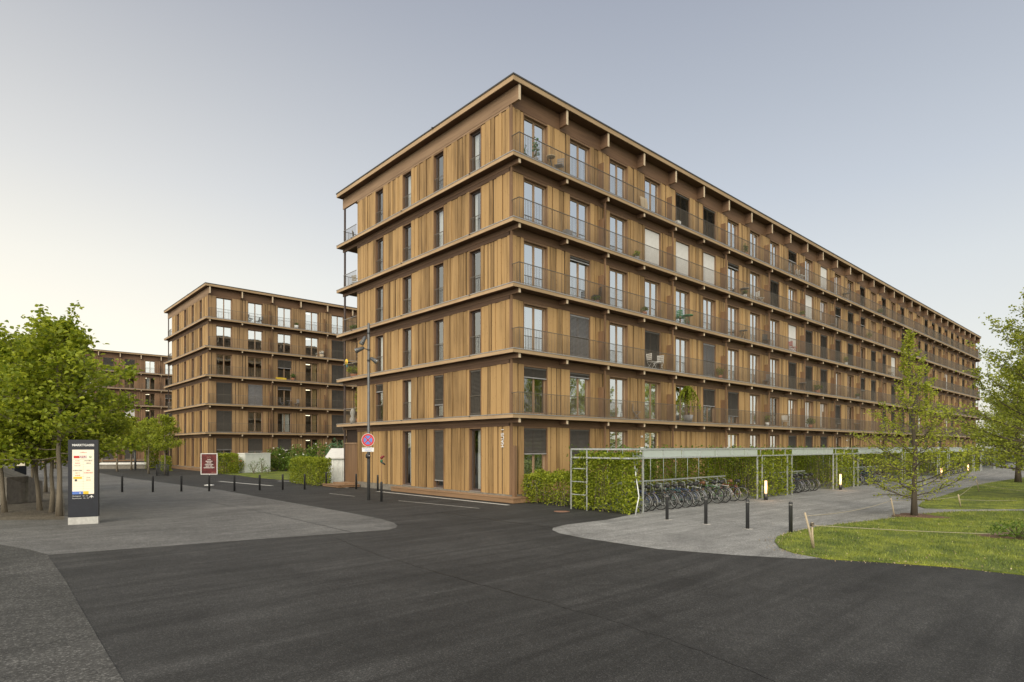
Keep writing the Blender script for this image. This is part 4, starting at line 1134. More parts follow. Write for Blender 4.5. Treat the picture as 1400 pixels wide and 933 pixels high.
# ladder frame at the end
m = MB(); A = (X0, BB, 0); Bq = (X0, BB-1.0, 0)
for y in (BB, BB-.85): m.box(X0-.022, X0+.022, y-.022, y+.022, .0, ZT-.031, 'galvanised')
for z in (.62, 1.15, 1.68): m.box(X0-.018, X0+.018, BB-.828, BB-.022, z-.018, z+.018, 'galvanised')
m.build('ladder_frame', t)
m = MB(); q0 = at(865, 621, Y=23.3); q2 = at(868.7, 705)
m.tube([(q0[0], q0[1], 2.35), at(870, 655.3, Y=23.1)[:2]+(1.33,), at(873.5, 679, Y=22.9)[:2]+(.68,), q2], .028, 'galvanised', 8)
q4 = at(878, 686, Y=23.2); m.tube([at(873.5, 680, Y=22.95)[:2]+(.62,), (q4[0], q4[1], .45)], .02, 'galvanised', 8); m.build('leaning_tube', t)
for a, b in BAYS[:5]:
    m = MB(); m.box(a+.04, b-.3, -4.62, -4.56, 1.06, 1.12, 'galvanised')
    for k in range(int((b-a)/2)+1): x = a+.4+k*2; m.box(x-.02, x+.02, -4.61, -4.57, 0, 1.059, 'galvanised')
    n = int((b-a-.6)/.62)
    for k in range(n):
        x = a+.5+k*.62; m.tube([(x, -4.63, 1.05), (x, -4.95, .95), (x, -5.0, .6)], .012, 'galvanised', 5)
    m.build('bicycle_rack', t)

# hedges
def hedge(label, x0, x1, y0, y1, z1, n, size, mat='hedge_leaf', seed=0, core=True, group='leafy hedges', rough=.10, z0=.05, stems=True, name='hedge', cat='hedge'):
    g = np.random.default_rng(seed)
    t = empty(name, (x0, y0, 0), 0, label, cat, group); X, Y = x1-x0, y1-y0
    ar = np.array([Y*z1, Y*z1, X*z1, X*z1, X*Y]); ar = ar/ar.sum()
    f = g.choice(5, n, p=ar); u, v_ = g.uniform(0, 1, n), g.uniform(0, 1, n)
    P = np.zeros((n, 3))
    P[:, 2] = z0+v_*(z1-z0)
    P[f == 0] = np.stack([np.zeros((f == 0).sum()), u[f == 0]*Y, P[f == 0, 2]], 1)
    P[f == 1] = np.stack([np.full((f == 1).sum(), X), u[f == 1]*Y, P[f == 1, 2]], 1)
    P[f == 2] = np.stack([u[f == 2]*X, np.zeros((f == 2).sum()), P[f == 2, 2]], 1)
    P[f == 3] = np.stack([u[f == 3]*X, np.full((f == 3).sum(), Y), P[f == 3, 2]], 1)
    P[f == 4] = np.stack([u[f == 4]*X, v_[f == 4]*Y, np.full((f == 4).sum(), z1)], 1)
    c = np.array((X/2, Y/2, z1*.5))
    off = g.uniform(-1.0, .6, n)*rough*1.6
    lump = np.sin(P[:, 0]*5.1+seed)*np.sin(P[:, 1]*4.3+1)*np.sin(P[:, 2]*6.7+2)*rough*.9
    dirs = np.zeros((n, 3)); dirs[f == 0, 0] = -1; dirs[f == 1, 0] = 1; dirs[f == 2, 1] = -1; dirs[f == 3, 1] = 1; dirs[f == 4, 2] = 1
    P = P+dirs*(off+lump)[:, None]+g.normal(scale=.03, size=(n, 3)); P[:, 2] = np.maximum(P[:, 2], .04)
    obj('foliage', leaf_mesh('foliage', P, size, mat, seed, up=.2, droop=.15), t)
    if stems:
        m = MB(); r = random.Random(seed)
        for k in range(max(2, int(X*Y*5)+int((X+Y)*2))):
            x, y = r.uniform(.12, max(.13, X-.12)), r.uniform(.12, max(.13, Y-.12)); h = z1*r.uniform(.75, .98)
            m.tube([(x, y, 0), (x+r.uniform(-.08, .08), y+r.uniform(-.08, .08), h*.5), (x+r.uniform(-.12, .12), y+r.uniform(-.12, .12), h)], [.012, .009, .004], 'bark', 4, cap=False)
        m.build('stems', t)
    return t
hedge('loose pale green hedge between the gable corner and the ladder frame', .75, 1.85, -3.1, .15, 1.28, 3800, .105, seed=1, rough=.16)
hedge('tall leafy hedge filling the near end of the bicycle shelter', .32, 1.05, -6.0, -3.35, 2.16, 5200, .105, seed=2, rough=.15)
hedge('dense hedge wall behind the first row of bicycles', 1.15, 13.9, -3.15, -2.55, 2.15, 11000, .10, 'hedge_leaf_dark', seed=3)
hedge('leafy hedge block beside the nearest glowing lamp', 10.55, 14.8, -6.1, -3.4, 2.2, 8500, .105, seed=4)
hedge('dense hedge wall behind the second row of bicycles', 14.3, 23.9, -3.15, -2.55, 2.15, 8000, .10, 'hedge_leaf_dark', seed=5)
hedge('leafy hedge block beside the second glowing lamp', 20.35, 24.7, -6.1, -3.4, 2.2, 6500, .11, seed=6)
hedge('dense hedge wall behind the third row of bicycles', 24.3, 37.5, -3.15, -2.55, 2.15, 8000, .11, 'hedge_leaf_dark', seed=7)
hedge('leafy hedge block behind the lone tree', 34.0, 38.0, -6.1, -3.4, 2.18, 4000, .12, seed=8)
hedge('dark hedge wall far along the shelter beyond the lone tree', 38, 82, -3.15, -2.55, 2.15, 14000, .14, 'hedge_leaf_dark', seed=9, stems=False)
hedge('leafy hedge block beyond the lone tree', 44.4, 47.6, -5.95, -3.4, 2.18, 3200, .13, seed=10)
hedge('farthest leafy hedge block at the shelter', 58, 61.2, -5.95, -3.4, 2.18, 2800, .14, seed=12)
hedge('low green planting growing under the balconies behind the shelter', 3.0, 60, -1.6, -.5, 2.35, 9000, .12, 'shrub_leaf', seed=13, stems=False, rough=.22)
hedge('bright clipped garden hedge beside the wooden step', -1.3, -.3, 17.6, 22.0, 1.72, 6500, .10, seed=14)
hedge('clipped hedge cube right of the red poster stand', -1.0, 1.0, 39.9, 41.3, 1.8, 3600, .12, seed=15)
p = at(204, 641); hedge('tall narrow hedge column behind the caged tree', p[0]-.3, p[0]+.9, p[1]-.5, p[1]+.9, 2.6, 1800, .16, seed=16)
p = at(217, 645); hedge('small round bush between the caged tree and the building corner', p[0]+.3, p[0]+1.1, p[1]-.3, p[1]+.4, 1.5, 900, .13, seed=17)

# shrubs in the garden
def shrub(label, loc, r0, h, n, size, mat='shrub_leaf', seed=0, flowers=0, fmat='petal_white', group='garden shrubs'):
    g = np.random.default_rng(seed); t = empty('shrub', loc, 0, label, 'shrub', group)
    d = g.normal(size=(n, 3)); d /= np.linalg.norm(d, axis=1)[:, None]; rr = g.uniform(.35, 1.05, n)**.6
    lump = 1+.22*np.sin(d[:, 0]*5+seed)*np.sin(d[:, 1]*4+d[:, 2]*3)
    P = d*(rr*lump)[:, None]*np.array((r0, r0, h*.5))+np.array((0, 0, h*.52)); P[:, 2] = np.maximum(P[:, 2], .06)
    obj('foliage', leaf_mesh('foliage', P, size, mat, seed), t)
    m = MB(); r = random.Random(seed)
    for k in range(9):
        a = r.uniform(0, 6.28); m.tube([(0, 0, 0), (r0*.3*math.cos(a), r0*.3*math.sin(a), h*.4), (r0*.7*math.cos(a), r0*.7*math.sin(a), h*.8)], [.02, .014, .005], 'bark', 4, cap=False)
    m.build('stems', t)
    if flowers:
        m = MB()
        for k in range(flowers):
            a = r.uniform(0, 6.28); e = r.uniform(.1, 1.3); q = (r0*1.02*math.cos(a)*math.cos(e), r0*1.02*math.sin(a)*math.cos(e), h*.55+h*.5*math.sin(e)); s = r.uniform(.04, .09)
            m.lathe(q[0], q[1], [(s*.3, q[2]-s*.5), (s, q[2]), (s*.5, q[2]+s*.5)], fmat, 6)
        m.build('flowers', t)
    return t
shrub('rounded white flowering shrub behind the pale cabinet', at(379, 645, Y=63), 1.35, 2.4, 2200, .15, seed=1, flowers=16)
shrub('tall loose shrub beside the lit window of the middle building', at(406, 642, Y=60), 1.1, 2.7, 1500, .14, seed=2, flowers=8)
shrub('wide dark shrub between the lawn and the bright garden hedge', at(416, 645, Y=56), 1.5, 1.9, 1800, .14, seed=3, flowers=5)
shrub('bushy shrub with pale flowers behind the bright hedge', at(436, 650, Y=52), 1.3, 2.9, 1600, .14, seed=4, flowers=14)
shrub('blue green feathery shrub above the small white shed', at(461, 650, Y=50), 1.0, 3.1, 1200, .13, 'blue_leaf', seed=5)
shrub('low flowering bed with orange blossoms beside the hedge cube', at(324, 648, Y=58), .7, 1.6, 700, .11, 'hedge_leaf', seed=6, flowers=12, fmat='orange_paint')
shrub('thin climbing plant growing in front of the pale cabinet', at(347, 648.5), .55, 1.3, 110, .10, seed=7)
shrub('taller climbing plant at the middle of the pale cabinet', at(358, 648.3), .45, 1.6, 120, .10, seed=8)
shrub('low dark plant at the right foot of the pale cabinet', at(366, 648.3), .5, .8, 110, .10, seed=9)
shrub('low spreading shrub in the planted bed behind the lawn', at(390, 643, Y=66), 2.0, 1.2, 1200, .14, 'hedge_leaf_dark', seed=10, flowers=6)
shrub('low dark bush growing in the bare patch at the lawn edge', at(1392, 738), .75, .5, 700, .06, 'shrub_leaf', seed=11)
shrub('small bush at the gravel between hedge cube and flowers', at(317, 648, Y=59), .5, 1.1, 500, .10, 'hedge_leaf_dark', seed=12)
# white shed behind the hedge
a = at(447, 661, Y=42.5); t = empty('garden_shed', a, FACEZ+R(-8), 'small white shed with a pitched pale roof behind the bright garden hedge', 'shed')
h = zof(627, 42.5); m = MB(); m.box(0, 1.9, 0, 1.5, 0, h, 'cabinet_white'); m.build('wall', t)
m = MB(); m.add([(-.1, -.15, h-.02), (2.05, -.15, h-.02), (2.05, .9, zof(614.5, 42.5)), (-.1, .9, zof(614.5, 42.5)), (-.1, -.15, h+.05), (2.05, -.15, h+.05), (2.05, .9, zof(614.5, 42.5)+.07), (-.1, .9, zof(614.5, 42.5)+.07), (2.05, 1.7, h+.05), (-.1, 1.7, h+.05)],
      [(0, 1, 2, 3), (4, 7, 6, 5), (0, 4, 5, 1), (1, 5, 6, 2), (0, 3, 7, 4), (7, 9, 8, 6)], 'screen_white'); m.build('roof', t)
m = MB()
for k in range(6): m.box(.1+k*.33, .16+k*.33, -.03, -.002, 0, h-.1, 'white_paint')
m.build('battens', t)

# ------------------------------------------------------------------ bicycles
def make_bike(col, basket=False, guard='edge_metal', seat='black_plastic', drop=0, tall=.0, crate=None):
    """local x runs to the front wheel"""
    t = empty('bicycle', (0, 0, 0)); rw = .335; wb = 1.06
    bb = (.43, 0, .28); st = (.25, 0, .74+tall); hd = (.88, 0, .76+tall); hb = (.91, 0, .62+tall)
    m = MB(); q = .016
    m.tube([bb, st], q, col, 6); m.tube([hd, hb], .02, col, 6)
    m.tube([(st[0]+.03, 0, st[2]-.04), hd] if not drop else [(st[0]+.05, 0, st[2]-.28), hb], q, col, 6)
    m.tube([bb, hb], .018, col, 6)
    for s in (-.05, .05): m.tube([(0, s, rw), bb], .009, col, 5); m.tube([(0, s, rw), (st[0], s*.3, st[2]-.06)], .008, col, 5)
    m.build('frame', t)
    m = MB()
    for s in (-.045, .045): m.tube([(wb, s, rw), (wb-.06, s, rw+.2), (hb[0]+.01, s*.5, hb[2])], .010, col, 5)
    m.build('fork', t)
    for x in (0, wb):
        w_ = MB(); w_.tube([(x, -.04, rw), (x, .04, rw)], .022, 'rim_alloy', 8)
        for k in range(16): a = k*math.pi/8; w_.tube([(x, .018*(-1)**k, rw), (x+math.cos(a)*.30, 0, rw+math.sin(a)*.30)], .0022, 'rim_alloy', 3, cap=False)
        wo = w_.build('wheel', t)
        r_ = MB(); r_.torus((x, 0, rw), .302, .011, 'rim_alloy'); r_.build('rim', wo)
        r_ = MB(); r_.torus((x, 0, rw), .330, .021, 'black_rubber'); r_.build('tyre', wo)
    m = MB(); m.tube([(st[0], 0, st[2]), (st[0]-.05, 0, st[2]+.17)], .012, 'rim_alloy', 6); m.build('seat_post', t)
    sx = st[0]-.05; sz = st[2]+.17; m = MB(); m.tube([(sx-.14, 0, sz+.03), (sx-.06, 0, sz+.03), (sx+.06, 0, sz+.02), (sx+.15, 0, sz+.01)], [.075, .085, .04, .02], seat, 8); m.build('saddle', t)
    hz = hd[2]+.16; m = MB(); m.tube([hd, (hd[0]-.02, 0, hz)], .012, 'rim_alloy', 6)
    m.tube([(hd[0]-.20, -.29, hz+.02), (hd[0]-.04, -.22, hz+.05), (hd[0]+.0, 0, hz), (hd[0]-.04, .22, hz+.05), (hd[0]-.20, .29, hz+.02)], .012, 'dark_metal', 6); m.build('handlebar', t)
    m = MB(); m.tube([(bb[0], -.06, bb[2]), (bb[0], .06, bb[2])], .02, 'rim_alloy', 6); m.torus((bb[0], -.05, bb[2]), .09, .006, 'rim_alloy', n=16, k=4)
    m.tube([(bb[0], -.065, bb[2]), (bb[0]+.12, -.07, bb[2]-.12)], .009, 'rim_alloy', 5); m.tube([(bb[0], .065, bb[2]), (bb[0]-.12, .07, bb[2]+.12)], .009, 'rim_alloy', 5)
    m.box(bb[0]+.07, bb[0]+.17, -.15, -.06, bb[2]-.14, bb[2]-.115, 'black_plastic'); m.box(bb[0]-.17, bb[0]-.07, .06, .15, bb[2]+.11, bb[2]+.135, 'black_plastic'); m.build('crank', t)
    for x, a0, a1 in ((0, -10, 190), (wb, 40, 200)):
        m = MB(); n = 12; V = []
        for k in range(n+1):
            a = R(a0+(a1-a0)*k/n); V += [(x+.375*math.cos(a), -.03, rw+.375*math.sin(a)), (x+.375*math.cos(a), .03, rw+.375*math.sin(a))]
        m.add(V, [(2*k, 2*k+1, 2*k+3, 2*k+2) for k in range(n)], guard); m.build('mudguard', t)
    m = MB()
    for s in (-.06, .06): m.tube([(st[0]-.06, s, st[2]), (-.20, s, st[2])], .007, 'dark_metal', 4); m.tube([(0, s, rw), (-.05, s, st[2])], .006, 'dark_metal', 4)
    for k in range(4): m.tube([(.15-k*.1, -.06, st[2]), (.15-k*.1, .06, st[2])], .006, 'dark_metal', 4)
    m.build('luggage_rack', t)
    m = MB(); m.box(-.225, -.20, -.025, .025, st[2]-.05, st[2]-.01, 'rust'); m.build('rear_light', t)
    if basket:
        m = MB(); bx, bz = wb-.10, hd[2]-.05
        for k in range(9):
            f = k/8; m.tube([(bx+.32*f, -.17, bz), (bx-.02+.36*f, -.19, bz+.24)], .004, 'galvanised', 3, cap=False); m.tube([(bx+.32*f, .17, bz), (bx-.02+.36*f, .19, bz+.24)], .004, 'galvanised', 3, cap=False)
            m.tube([(bx, -.17+.34*f, bz), (bx-.02, -.19+.38*f, bz+.24)], .004, 'galvanised', 3, cap=False); m.tube([(bx+.32, -.17+.34*f, bz), (bx+.34, -.19+.38*f, bz+.24)], .004, 'galvanised', 3, cap=False)
        for z in (0, .12, .24): m.tube([(bx, -.18, bz+z), (bx+.33, -.18, bz+z), (bx+.33, .18, bz+z), (bx, .18, bz+z), (bx, -.18, bz+z)], .006, 'galvanised', 4)
        m.build('basket', t)
    if crate:
        m = MB(); m.box(-.22, .16, -.16, .16, st[2]+.01, st[2]+.22, crate); m.build('pannier_box', t)
    return t
SPEC = [('silver framed', dict(col='bike_silver')), ('dark blue', dict(col='bike_blue')), ('black', dict(col='bike_black', drop=1)), ('teal', dict(col='bike_teal', basket=True)),
        ('black city', dict(col='bike_black', guard='black_plastic')), ('white', dict(col='bike_white', seat='brown_leather')), ('dark blue step-through', dict(col='bike_blue', drop=1, guard='rim_alloy')),
        ('green', dict(col='bike_green', crate=None)), ('dark red', dict(col='bike_red', guard='black_plastic'))]
protos = {}
def bike(kind, x, y, rz, label, lean, group):
    if kind not in protos:
        protos[kind] = make_bike(**SPEC[kind][1]); o = protos[kind]
    else: o = copy_tree(protos[kind])
    o.location = (x, y, .008); o.rotation_euler = (lean, 0, rz); tag(o, label, 'bicycle', group)
ORD = ['first', 'second', 'third', 'fourth', 'fifth', 'sixth', 'seventh', 'eighth', 'ninth', 'tenth', 'eleventh', 'twelfth', 'thirteenth', 'fourteenth', 'fifteenth', 'sixteenth']
r = random.Random(5)
seq = [0, 1, 6, 2, 4, 3, 1, 6, 2, 5, 4, 7, 0, 5, 8]
for n_, k in enumerate(seq):
    x = 1.62+n_*.535+r.uniform(-.06, .06)
    bike(k, x, -5.95+r.uniform(-.15, .2), R(90)+r.uniform(-.10, .10), f'{SPEC[k][0]} bicycle in the first shelter bay, {ORD[n_]} from the tall end hedge', r.uniform(-.06, .06), 'bicycles in the first shelter bay')
for n_, k in enumerate([4, 3, 2, 1, 4, 2]):
    x = 15.3+n_*.62+r.uniform(-.06, .06)
    bike(k, x, -5.9+r.uniform(-.15, .2), R(90)+r.uniform(-.12, .12), f'{SPEC[k][0]} bicycle in the second shelter bay, {ORD[n_]} from the hedge block', r.uniform(-.06, .06), 'bicycles in the second shelter bay')
for n_, k in enumerate([2, 1, 4, 6, 3, 2, 1, 0, 4, 2]):
    x = 25.1+n_*.72+r.uniform(-.06, .06)
    bike(k, x, -5.9+r.uniform(-.15, .2), R(90)+r.uniform(-.12, .12), f'{SPEC[k][0]} bicycle in the third shelter bay partly behind the lone tree, {ORD[n_]} along', r.uniform(-.06, .06), 'bicycles in the third shelter bay')
for n_, k in enumerate([4, 1, 2, 0, 4, 2]):
    x = 48.8+n_*.9
    bike(k, x, -5.9, R(90)+r.uniform(-.12, .12), f'{SPEC[k][0]} bicycle in the far shelter bay near the farthest lamp, {ORD[n_]} along', 0, 'bicycles in the far shelter bay')

# ------------------------------------------------------------------ rope fence on the lawn
STK = [((1112, 751), (1100.5, 700), 'leaning forked wooden stake at the tip of the lawn'), ((1223, 707), (1218, 681), 'leaning wooden stake beside the trunk of the lone tree'),
       ((1313.5, 694), (1310, 676), 'wooden stake between the lone tree and the footpath'), ((1338.5, 673), (1335, 656), 'farthest wooden stake on the second lawn')]
tops = []
for (bx, by), (tx, ty), lab in STK:
    b = at(bx, by); Y = depth(b); q = at(tx, by, Y=Y-.2); z = zof(ty, Y); tops.append((q[0], q[1], z-.08, b, z))
    m = MB(); m.tube([(b[0], b[1], 0), ((b[0]*.5+q[0]*.5)+.02, (b[1]+q[1])/2, z*.5), (q[0], q[1], z)], [.028, .026, .022], 'stake_wood', 7)
    s = empty('wooden_stake', (0, 0, 0), 0, lab, 'stake', 'wooden stakes of the rope fence'); s.location = b
    o = m.build('post', s, None); o.location = (-b[0], -b[1], 0)
    if by > 745:
        e = at(1110.5, 715, Y=Y-.08); ze = zof(714, Y)
        m = MB(); m.tube([(b[0]-.02, b[1]-.02, 0), (e[0]+.0, e[1], ze*.6), (e[0], e[1], ze)], [.026, .026, .022], 'stake_wood', 7); o = m.build('fork', s); o.location = (-b[0], -b[1], 0)
        m = MB(); m.tube([(e[0], e[1], ze-.09), (e[0], e[1], ze-.01)], [.05, .045], 'bark_dark', 7); o = m.build('knot', s); o.location = (-b[0], -b[1], 0)
def rope(a, b, sag, label, r_=.008):
    a, b = np.array(a), np.array(b); P = []
    for k in range(15):
        t_ = k/14; q = a+(b-a)*t_; q[2] -= sag*4*t_*(1-t_); P.append(q)
    m = MB(); m.tube(P, r_, 'rope_fibre', 5); tag(m.build('rope'), label, 'rope', 'ropes of the lawn fence')
rope(tops[0][:3], tops[1][:3], .10, 'slack rope from the forked stake to the stake by the lone tree')
rope(tops[1][:3], tops[2][:3], .06, 'rope running behind the trunk of the lone tree')
rope(tops[2][:3], tops[3][:3], .06, 'rope between the two far stakes on the lawn')
e = at(1403, 729, Y=17.2); e0 = at(1110.5, 715, Y=14.95); rope((e0[0], e0[1], .62), (e[0], e[1], zof(731.5, 17.2)), .03, 'long low rope crossing the near lawn in front of the lone tree')
e = at(1420, 675, Y=33); rope((tops[3][0], tops[3][1], .5), (e[0], e[1], zof(674, 33)), .05, 'rope across the second lawn towards the big tree')
e = at(1420, 680, Y=30); rope((tops[2][0], tops[2][1], .35), (e[0], e[1], zof(683, 30)), .05, 'lower rope across the second lawn from the middle stake')

# ------------------------------------------------------------------ trees
mpl = [make_tree(s, 7.4, 2.0, lambda t: 2.45*(math.sin(math.pi*min(1, .34+t*.68)))**.8+.2, 32, R(-6), R(62), tw=12, lf=26, lsize=.15, tr=.078, clump=.22, curve=.32, top_shoots=16) for s in (1, 2, 3)]
GRP = 'plane trees planted on the gravel strip'
for n_, (px, py, lean, sc, mi, rz, lab) in enumerate([
        (81, 706, 0, (1.06, 1.0), 0, .3, 'leafy young tree with pale straight trunk, directly beside the information pillar'),
        (70.5, 701, 0, (.85, .93), 1, 2.2, 'leafy young tree second from the information pillar, trunk leaning slightly'),
        (54.5, 698, -.0, (.9, .95), 2, 4.0, 'leafy young tree with dark trunk leaning left, third from the pillar'),
        (6.5, 701, 0, (.9, .97), 1, 5.2, 'leafy young tree with leaning trunk beside the sloping concrete block'),
        (44, 676, 0, (.85, .95), 0, 1.0, 'leafy tree standing behind the front row, in line with the gap before the leaning trunk'),
        (50, 675, 0, (.85, .9), 2, 2.0, 'leafy tree behind the third trunk of the front row'),
        (62.5, 673.5, 0, (.85, .95), 1, 3.1, 'slender leafy tree in the back row, visible between the front trunks'),
        (15.5, 657, 0, (.95, 1.0), 0, 4.4, 'leafy tree rising behind the concrete block next to the far pillar'),
        (-28, 694, 0, (.9, .97), 2, .9, 'leafy tree at the outer end of the gravel strip')]):
    o = place_tree('leafy_tree', mpl[mi], at(px, py), rz, sc, lab, GRP)
    if n_ == 1: o.rotation_euler[0] = R(1.5)
    if n_ in (2, 3): o.rotation_euler = (R(-2.5)*RX[0], R(-4), rz*0+.3)
sml = make_tree(9, 5.6, 2.0, lambda t: 1.75*(math.sin(math.pi*min(1, .3+t*.72)))**.8+.2, 18, R(8), R(60), tw=9, lf=22, lsize=.16, tr=.075, clump=.2, mat='hedge_leaf', droop=.1)
for px, py, sc, rz, lab in ((225.5, 650, (.80, .98), 0, 'small tree inside a metal cage at the corner of the middle building'), (203, 648, (.85, .95), 1.9, 'small bright tree left of the caged tree, with a bare trunk'),
                            (179.5, 643, (1.05, 1.05), 3.3, 'small tree beside the dark metal post on the far plaza'), (201, 642, (.9, .9), 4.3, 'farther small tree behind the bare trunked one'),
                            (160, 645, (1.1, 1.1), 5.3, 'small plaza tree nearest to the big tree group'), (140, 641, (1.2, 1.1), 2.6, 'far plaza tree behind the big tree group, in front of the long bench'),
                            (112, 640, (1.2, 1.2), .6, 'far plaza tree hidden behind the information pillar'), (75, 641, (1.3, 1.2), 1.6, 'far plaza tree showing between the front trunks')):
    place_tree('small_tree', sml, at(px, py), rz, sc, lab, 'small trees on the far plaza')
p = at(222, 651); t = empty('tree_guard', at(222, 650.5), 0, 'dark metal cage standing around the trunk of the small tree', 'tree guard'); m = MB()
for k in range(22):
    a = 2*math.pi*k/22; m.tube([(.48*math.cos(a), .48*math.sin(a), 0), (.48*math.cos(a), .48*math.sin(a), 1.0)], .012, 'dark_metal', 4)
m.build('bars', t)
m = MB(); m.torus((0, 0, .98), .48, .018, 'dark_metal', axis='z', n=24, k=5); m.torus((0, 0, .12), .48, .014, 'dark_metal', axis='z', n=24, k=5); m.build('ring', t)
lone = make_tree(21, 7.15, .55, lambda t: 2.25*(1-t)**1.05*(1 if t > .08 else .8)+.16, 60, R(0), R(66), tw=12, lf=14, lsize=.072, mat='hornbeam_leaf', bark='bark_dark', tr=.082, clump=.09, droop=.05, curve=.38)
place_tree('young_hornbeam', lone, at(1250, 706.5), 1.1, 1., 'young conical tree with sparse yellow green leaves alone on the lawn', 'park trees')
big = make_tree(31, 10.8, 1.3, lambda t: 4.3*(1-t)**.62*(1 if t > .1 else .8)+.3, 64, R(2), R(66), tw=14, lf=28, lsize=.115, mat='park_leaf', bark='bark_dark', tr=.19, clump=.14, droop=.1, curve=.35)
big2 = make_tree(33, 10.0, 1.6, lambda t: 3.7*(1-t)**.55+.3, 40, R(8), R(64), tw=12, lf=22, lsize=.14, mat='park_leaf', bark='bark_dark', tr=.17, clump=.18, droop=.1, curve=.35)
place_tree('park_tree', big, at(1432, 683), .4, 1.0, 'big broad tree with airy crown at the edge of the view, nearest park tree', 'park trees')
place_tree('park_tree', big2, at(1392, 660), 2.0, (.95, .86), 'park tree standing behind the big broad tree', 'park trees')
place_tree('park_tree', big2, at(1392, 640), 3.6, (1.1, .95), 'farther park tree filling the gap beside the end of the long building', 'park trees')
place_tree('park_tree', big2, at(1372, 632), 4.9, (1.3, 1.0), 'farthest park tree low at the end of the path', 'park trees')
# park beyond the right edge, which the windows reflect
for k, (X, Y, s, lab) in enumerate(((34, 24, 1.0, 'park tree outside the view whose crown shows in the window glass'), (41, 33, 1.1, 'second park tree seen only mirrored in the windows'), (38, 14, 1.05, 'third park tree seen only mirrored in the lower windows'),
                                    (52, 26, 1.2, 'tall park tree mirrored faintly in the glass'), (55, 42, 1.2, 'distant park tree mirrored in the glass'), (47, 5, 1.1, 'park tree opposite the building corner'))):
    place_tree('park_tree', big2, (CAM[0]+RX[0]*X+FW[0]*Y, CAM[1]+RX[1]*X+FW[1]*Y, 0), k*1.3, s, lab, 'park trees')

# ------------------------------------------------------------------ things on the balconies
def potplant(name, label, loc, pr, ph, r0, h, n, size, mat='shrub_leaf', pot='terracotta', seed=0, weep=False, cat='potted plant'):
    t = empty(name, loc, 0, label, cat, 'potted plants on the balconies'); g = np.random.default_rng(seed)
    m = MB(); m.lathe(0, 0, [(pr*.7, 0), (pr, ph), (pr*.85, ph), (pr*.8, ph-.03)], pot, 12); m.build('pot', t)
    if weep:
        P = []
        for k in range(26):
            a = g.uniform(0, 6.28); L = g.uniform(.5, 1.)
            for q in range(n//26):
                s = g.uniform(.1, 1); P.append((r0*s*math.cos(a), r0*s*math.sin(a)*.6, h-(s**2.2)*h*L*.75+g.normal()*.05))
        P = np.array(P)
    else:
        d = g.normal(size=(n, 3)); d /= np.linalg.norm(d, axis=1)[:, None]
        P = d*g.uniform(.3, 1, n)[:, None]*np.array((r0, r0, h*.5))+np.array((0, 0, ph+h*.5))
    obj('foliage', leaf_mesh('foliage', P, size, mat, seed), t)
    m = MB(); m.tube([(0, 0, ph-.04), (.02, 0, ph+(h-ph)*.5 if weep else ph+h*.6)], [.02, .01], 'bark', 5)
    for k in range(4): a = k*1.57; m.tube([(0, 0, ph-.04), (r0*.4*math.cos(a), r0*.3*math.sin(a), ph+h*.45)], [.012, .005], 'bark', 4)
    m.build('stems', t)
def chair(label, loc, rz, mat, name='garden_chair'):
    t = empty(name, loc, rz, label, 'chair', 'chairs on the balconies'); m = MB()
    for k in range(5): m.box(-.2, .2, -.2+k*.085, -.14+k*.085, .43, .45, mat)
    m.build('seat', t); m = MB()
    for k in range(4): m.box(-.2, .2, .20, .22, .52+k*.1, .59+k*.1, mat)
    m.build('backrest', t)
    for sx in (-1, 1):
        m = MB(); m.tube([(sx*.2, -.2, 0), (sx*.2, .2, .45), (sx*.2, .23, .9)], .012, mat, 5); m.build('leg', t); m = MB(); m.tube([(sx*.19, .22, 0), (sx*.19, -.2, .45)], .012, mat, 5); m.build('leg', t)
def table(label, loc, r0, mat, top='sash_wood'):
    t = empty('small_table', loc, 0, label, 'table', 'tables on the balconies'); m = MB(); m.lathe(0, 0, [(r0, .68), (r0, .71), (.01, .712)], top, 20); m.build('table_top', t)
    for k in range(3): a = k*2.09; m = MB(); m.tube([(r0*.8*math.cos(a), r0*.8*math.sin(a), 0), (-r0*.2*math.cos(a), -r0*.2*math.sin(a), .68)], .012, mat, 5); m.build('leg', t)
S = [None]+SLABS
yb = .34
potplant('potted_palm', 'spindly potted palm on the top balcony beside the building corner', (1.75, yb, SLABS[4]), .13, .3, .22, 1.0, 60, .12, 'blue_leaf', 'pot_grey', 1)
table('round wooden topped table on the top corner balcony', (2.75, yb, SLABS[4]), .22, 'dark_metal', 'end_grain')
chair('green folding chair on the top corner balcony', (3.35, yb+.0, SLABS[4]), R(-60), 'pot_grey')
m = MB(); m.box(3.75, 4.2, .22, .5, SLABS[3]+.0, SLABS[3]+.38, 'pot_grey'); tag(m.build('planter_box'), 'small dark planter box standing on the second highest balcony near the corner', 'planter')
m = MB(); m.box(-.3, .3, -.03, .03, 0, .95, 'end_grain'); o = m.build('leaning_board', None, (10.55, .40, SLABS[4])); o.rotation_euler = (R(-8), 0, 0); tag(o, 'pale wooden panel leaning on the top balcony wall', 'panel')
m = MB(); m.box(13.6, 13.95, .2, .5, SLABS[4]+.0, SLABS[4]+.35, 'white_paint'); tag(m.build('storage_box'), 'white box on the top balcony in front of a closed blind', 'box')
potplant('potted_plant', 'low green plant beside a pole on the fourth balcony', (6.2, yb, SLABS[2]), .14, .2, .28, .25, 120, .09, seed=2)
potplant('weeping_plant', 'large weeping potted tree hanging over the lowest balcony railing', (14.9, .30, SLABS[0]), .30, .45, 1.05, 2.15, 2600, .085, 'hedge_leaf', 'pot_grey', 3, True)
chair('green balcony chair beside the green table on the third floor', (14.2, yb, SLABS[2]), R(90), 'green_paint'); table('green table on the third floor balcony', (14.9, yb, SLABS[2]), .33, 'green_paint', 'green_paint')
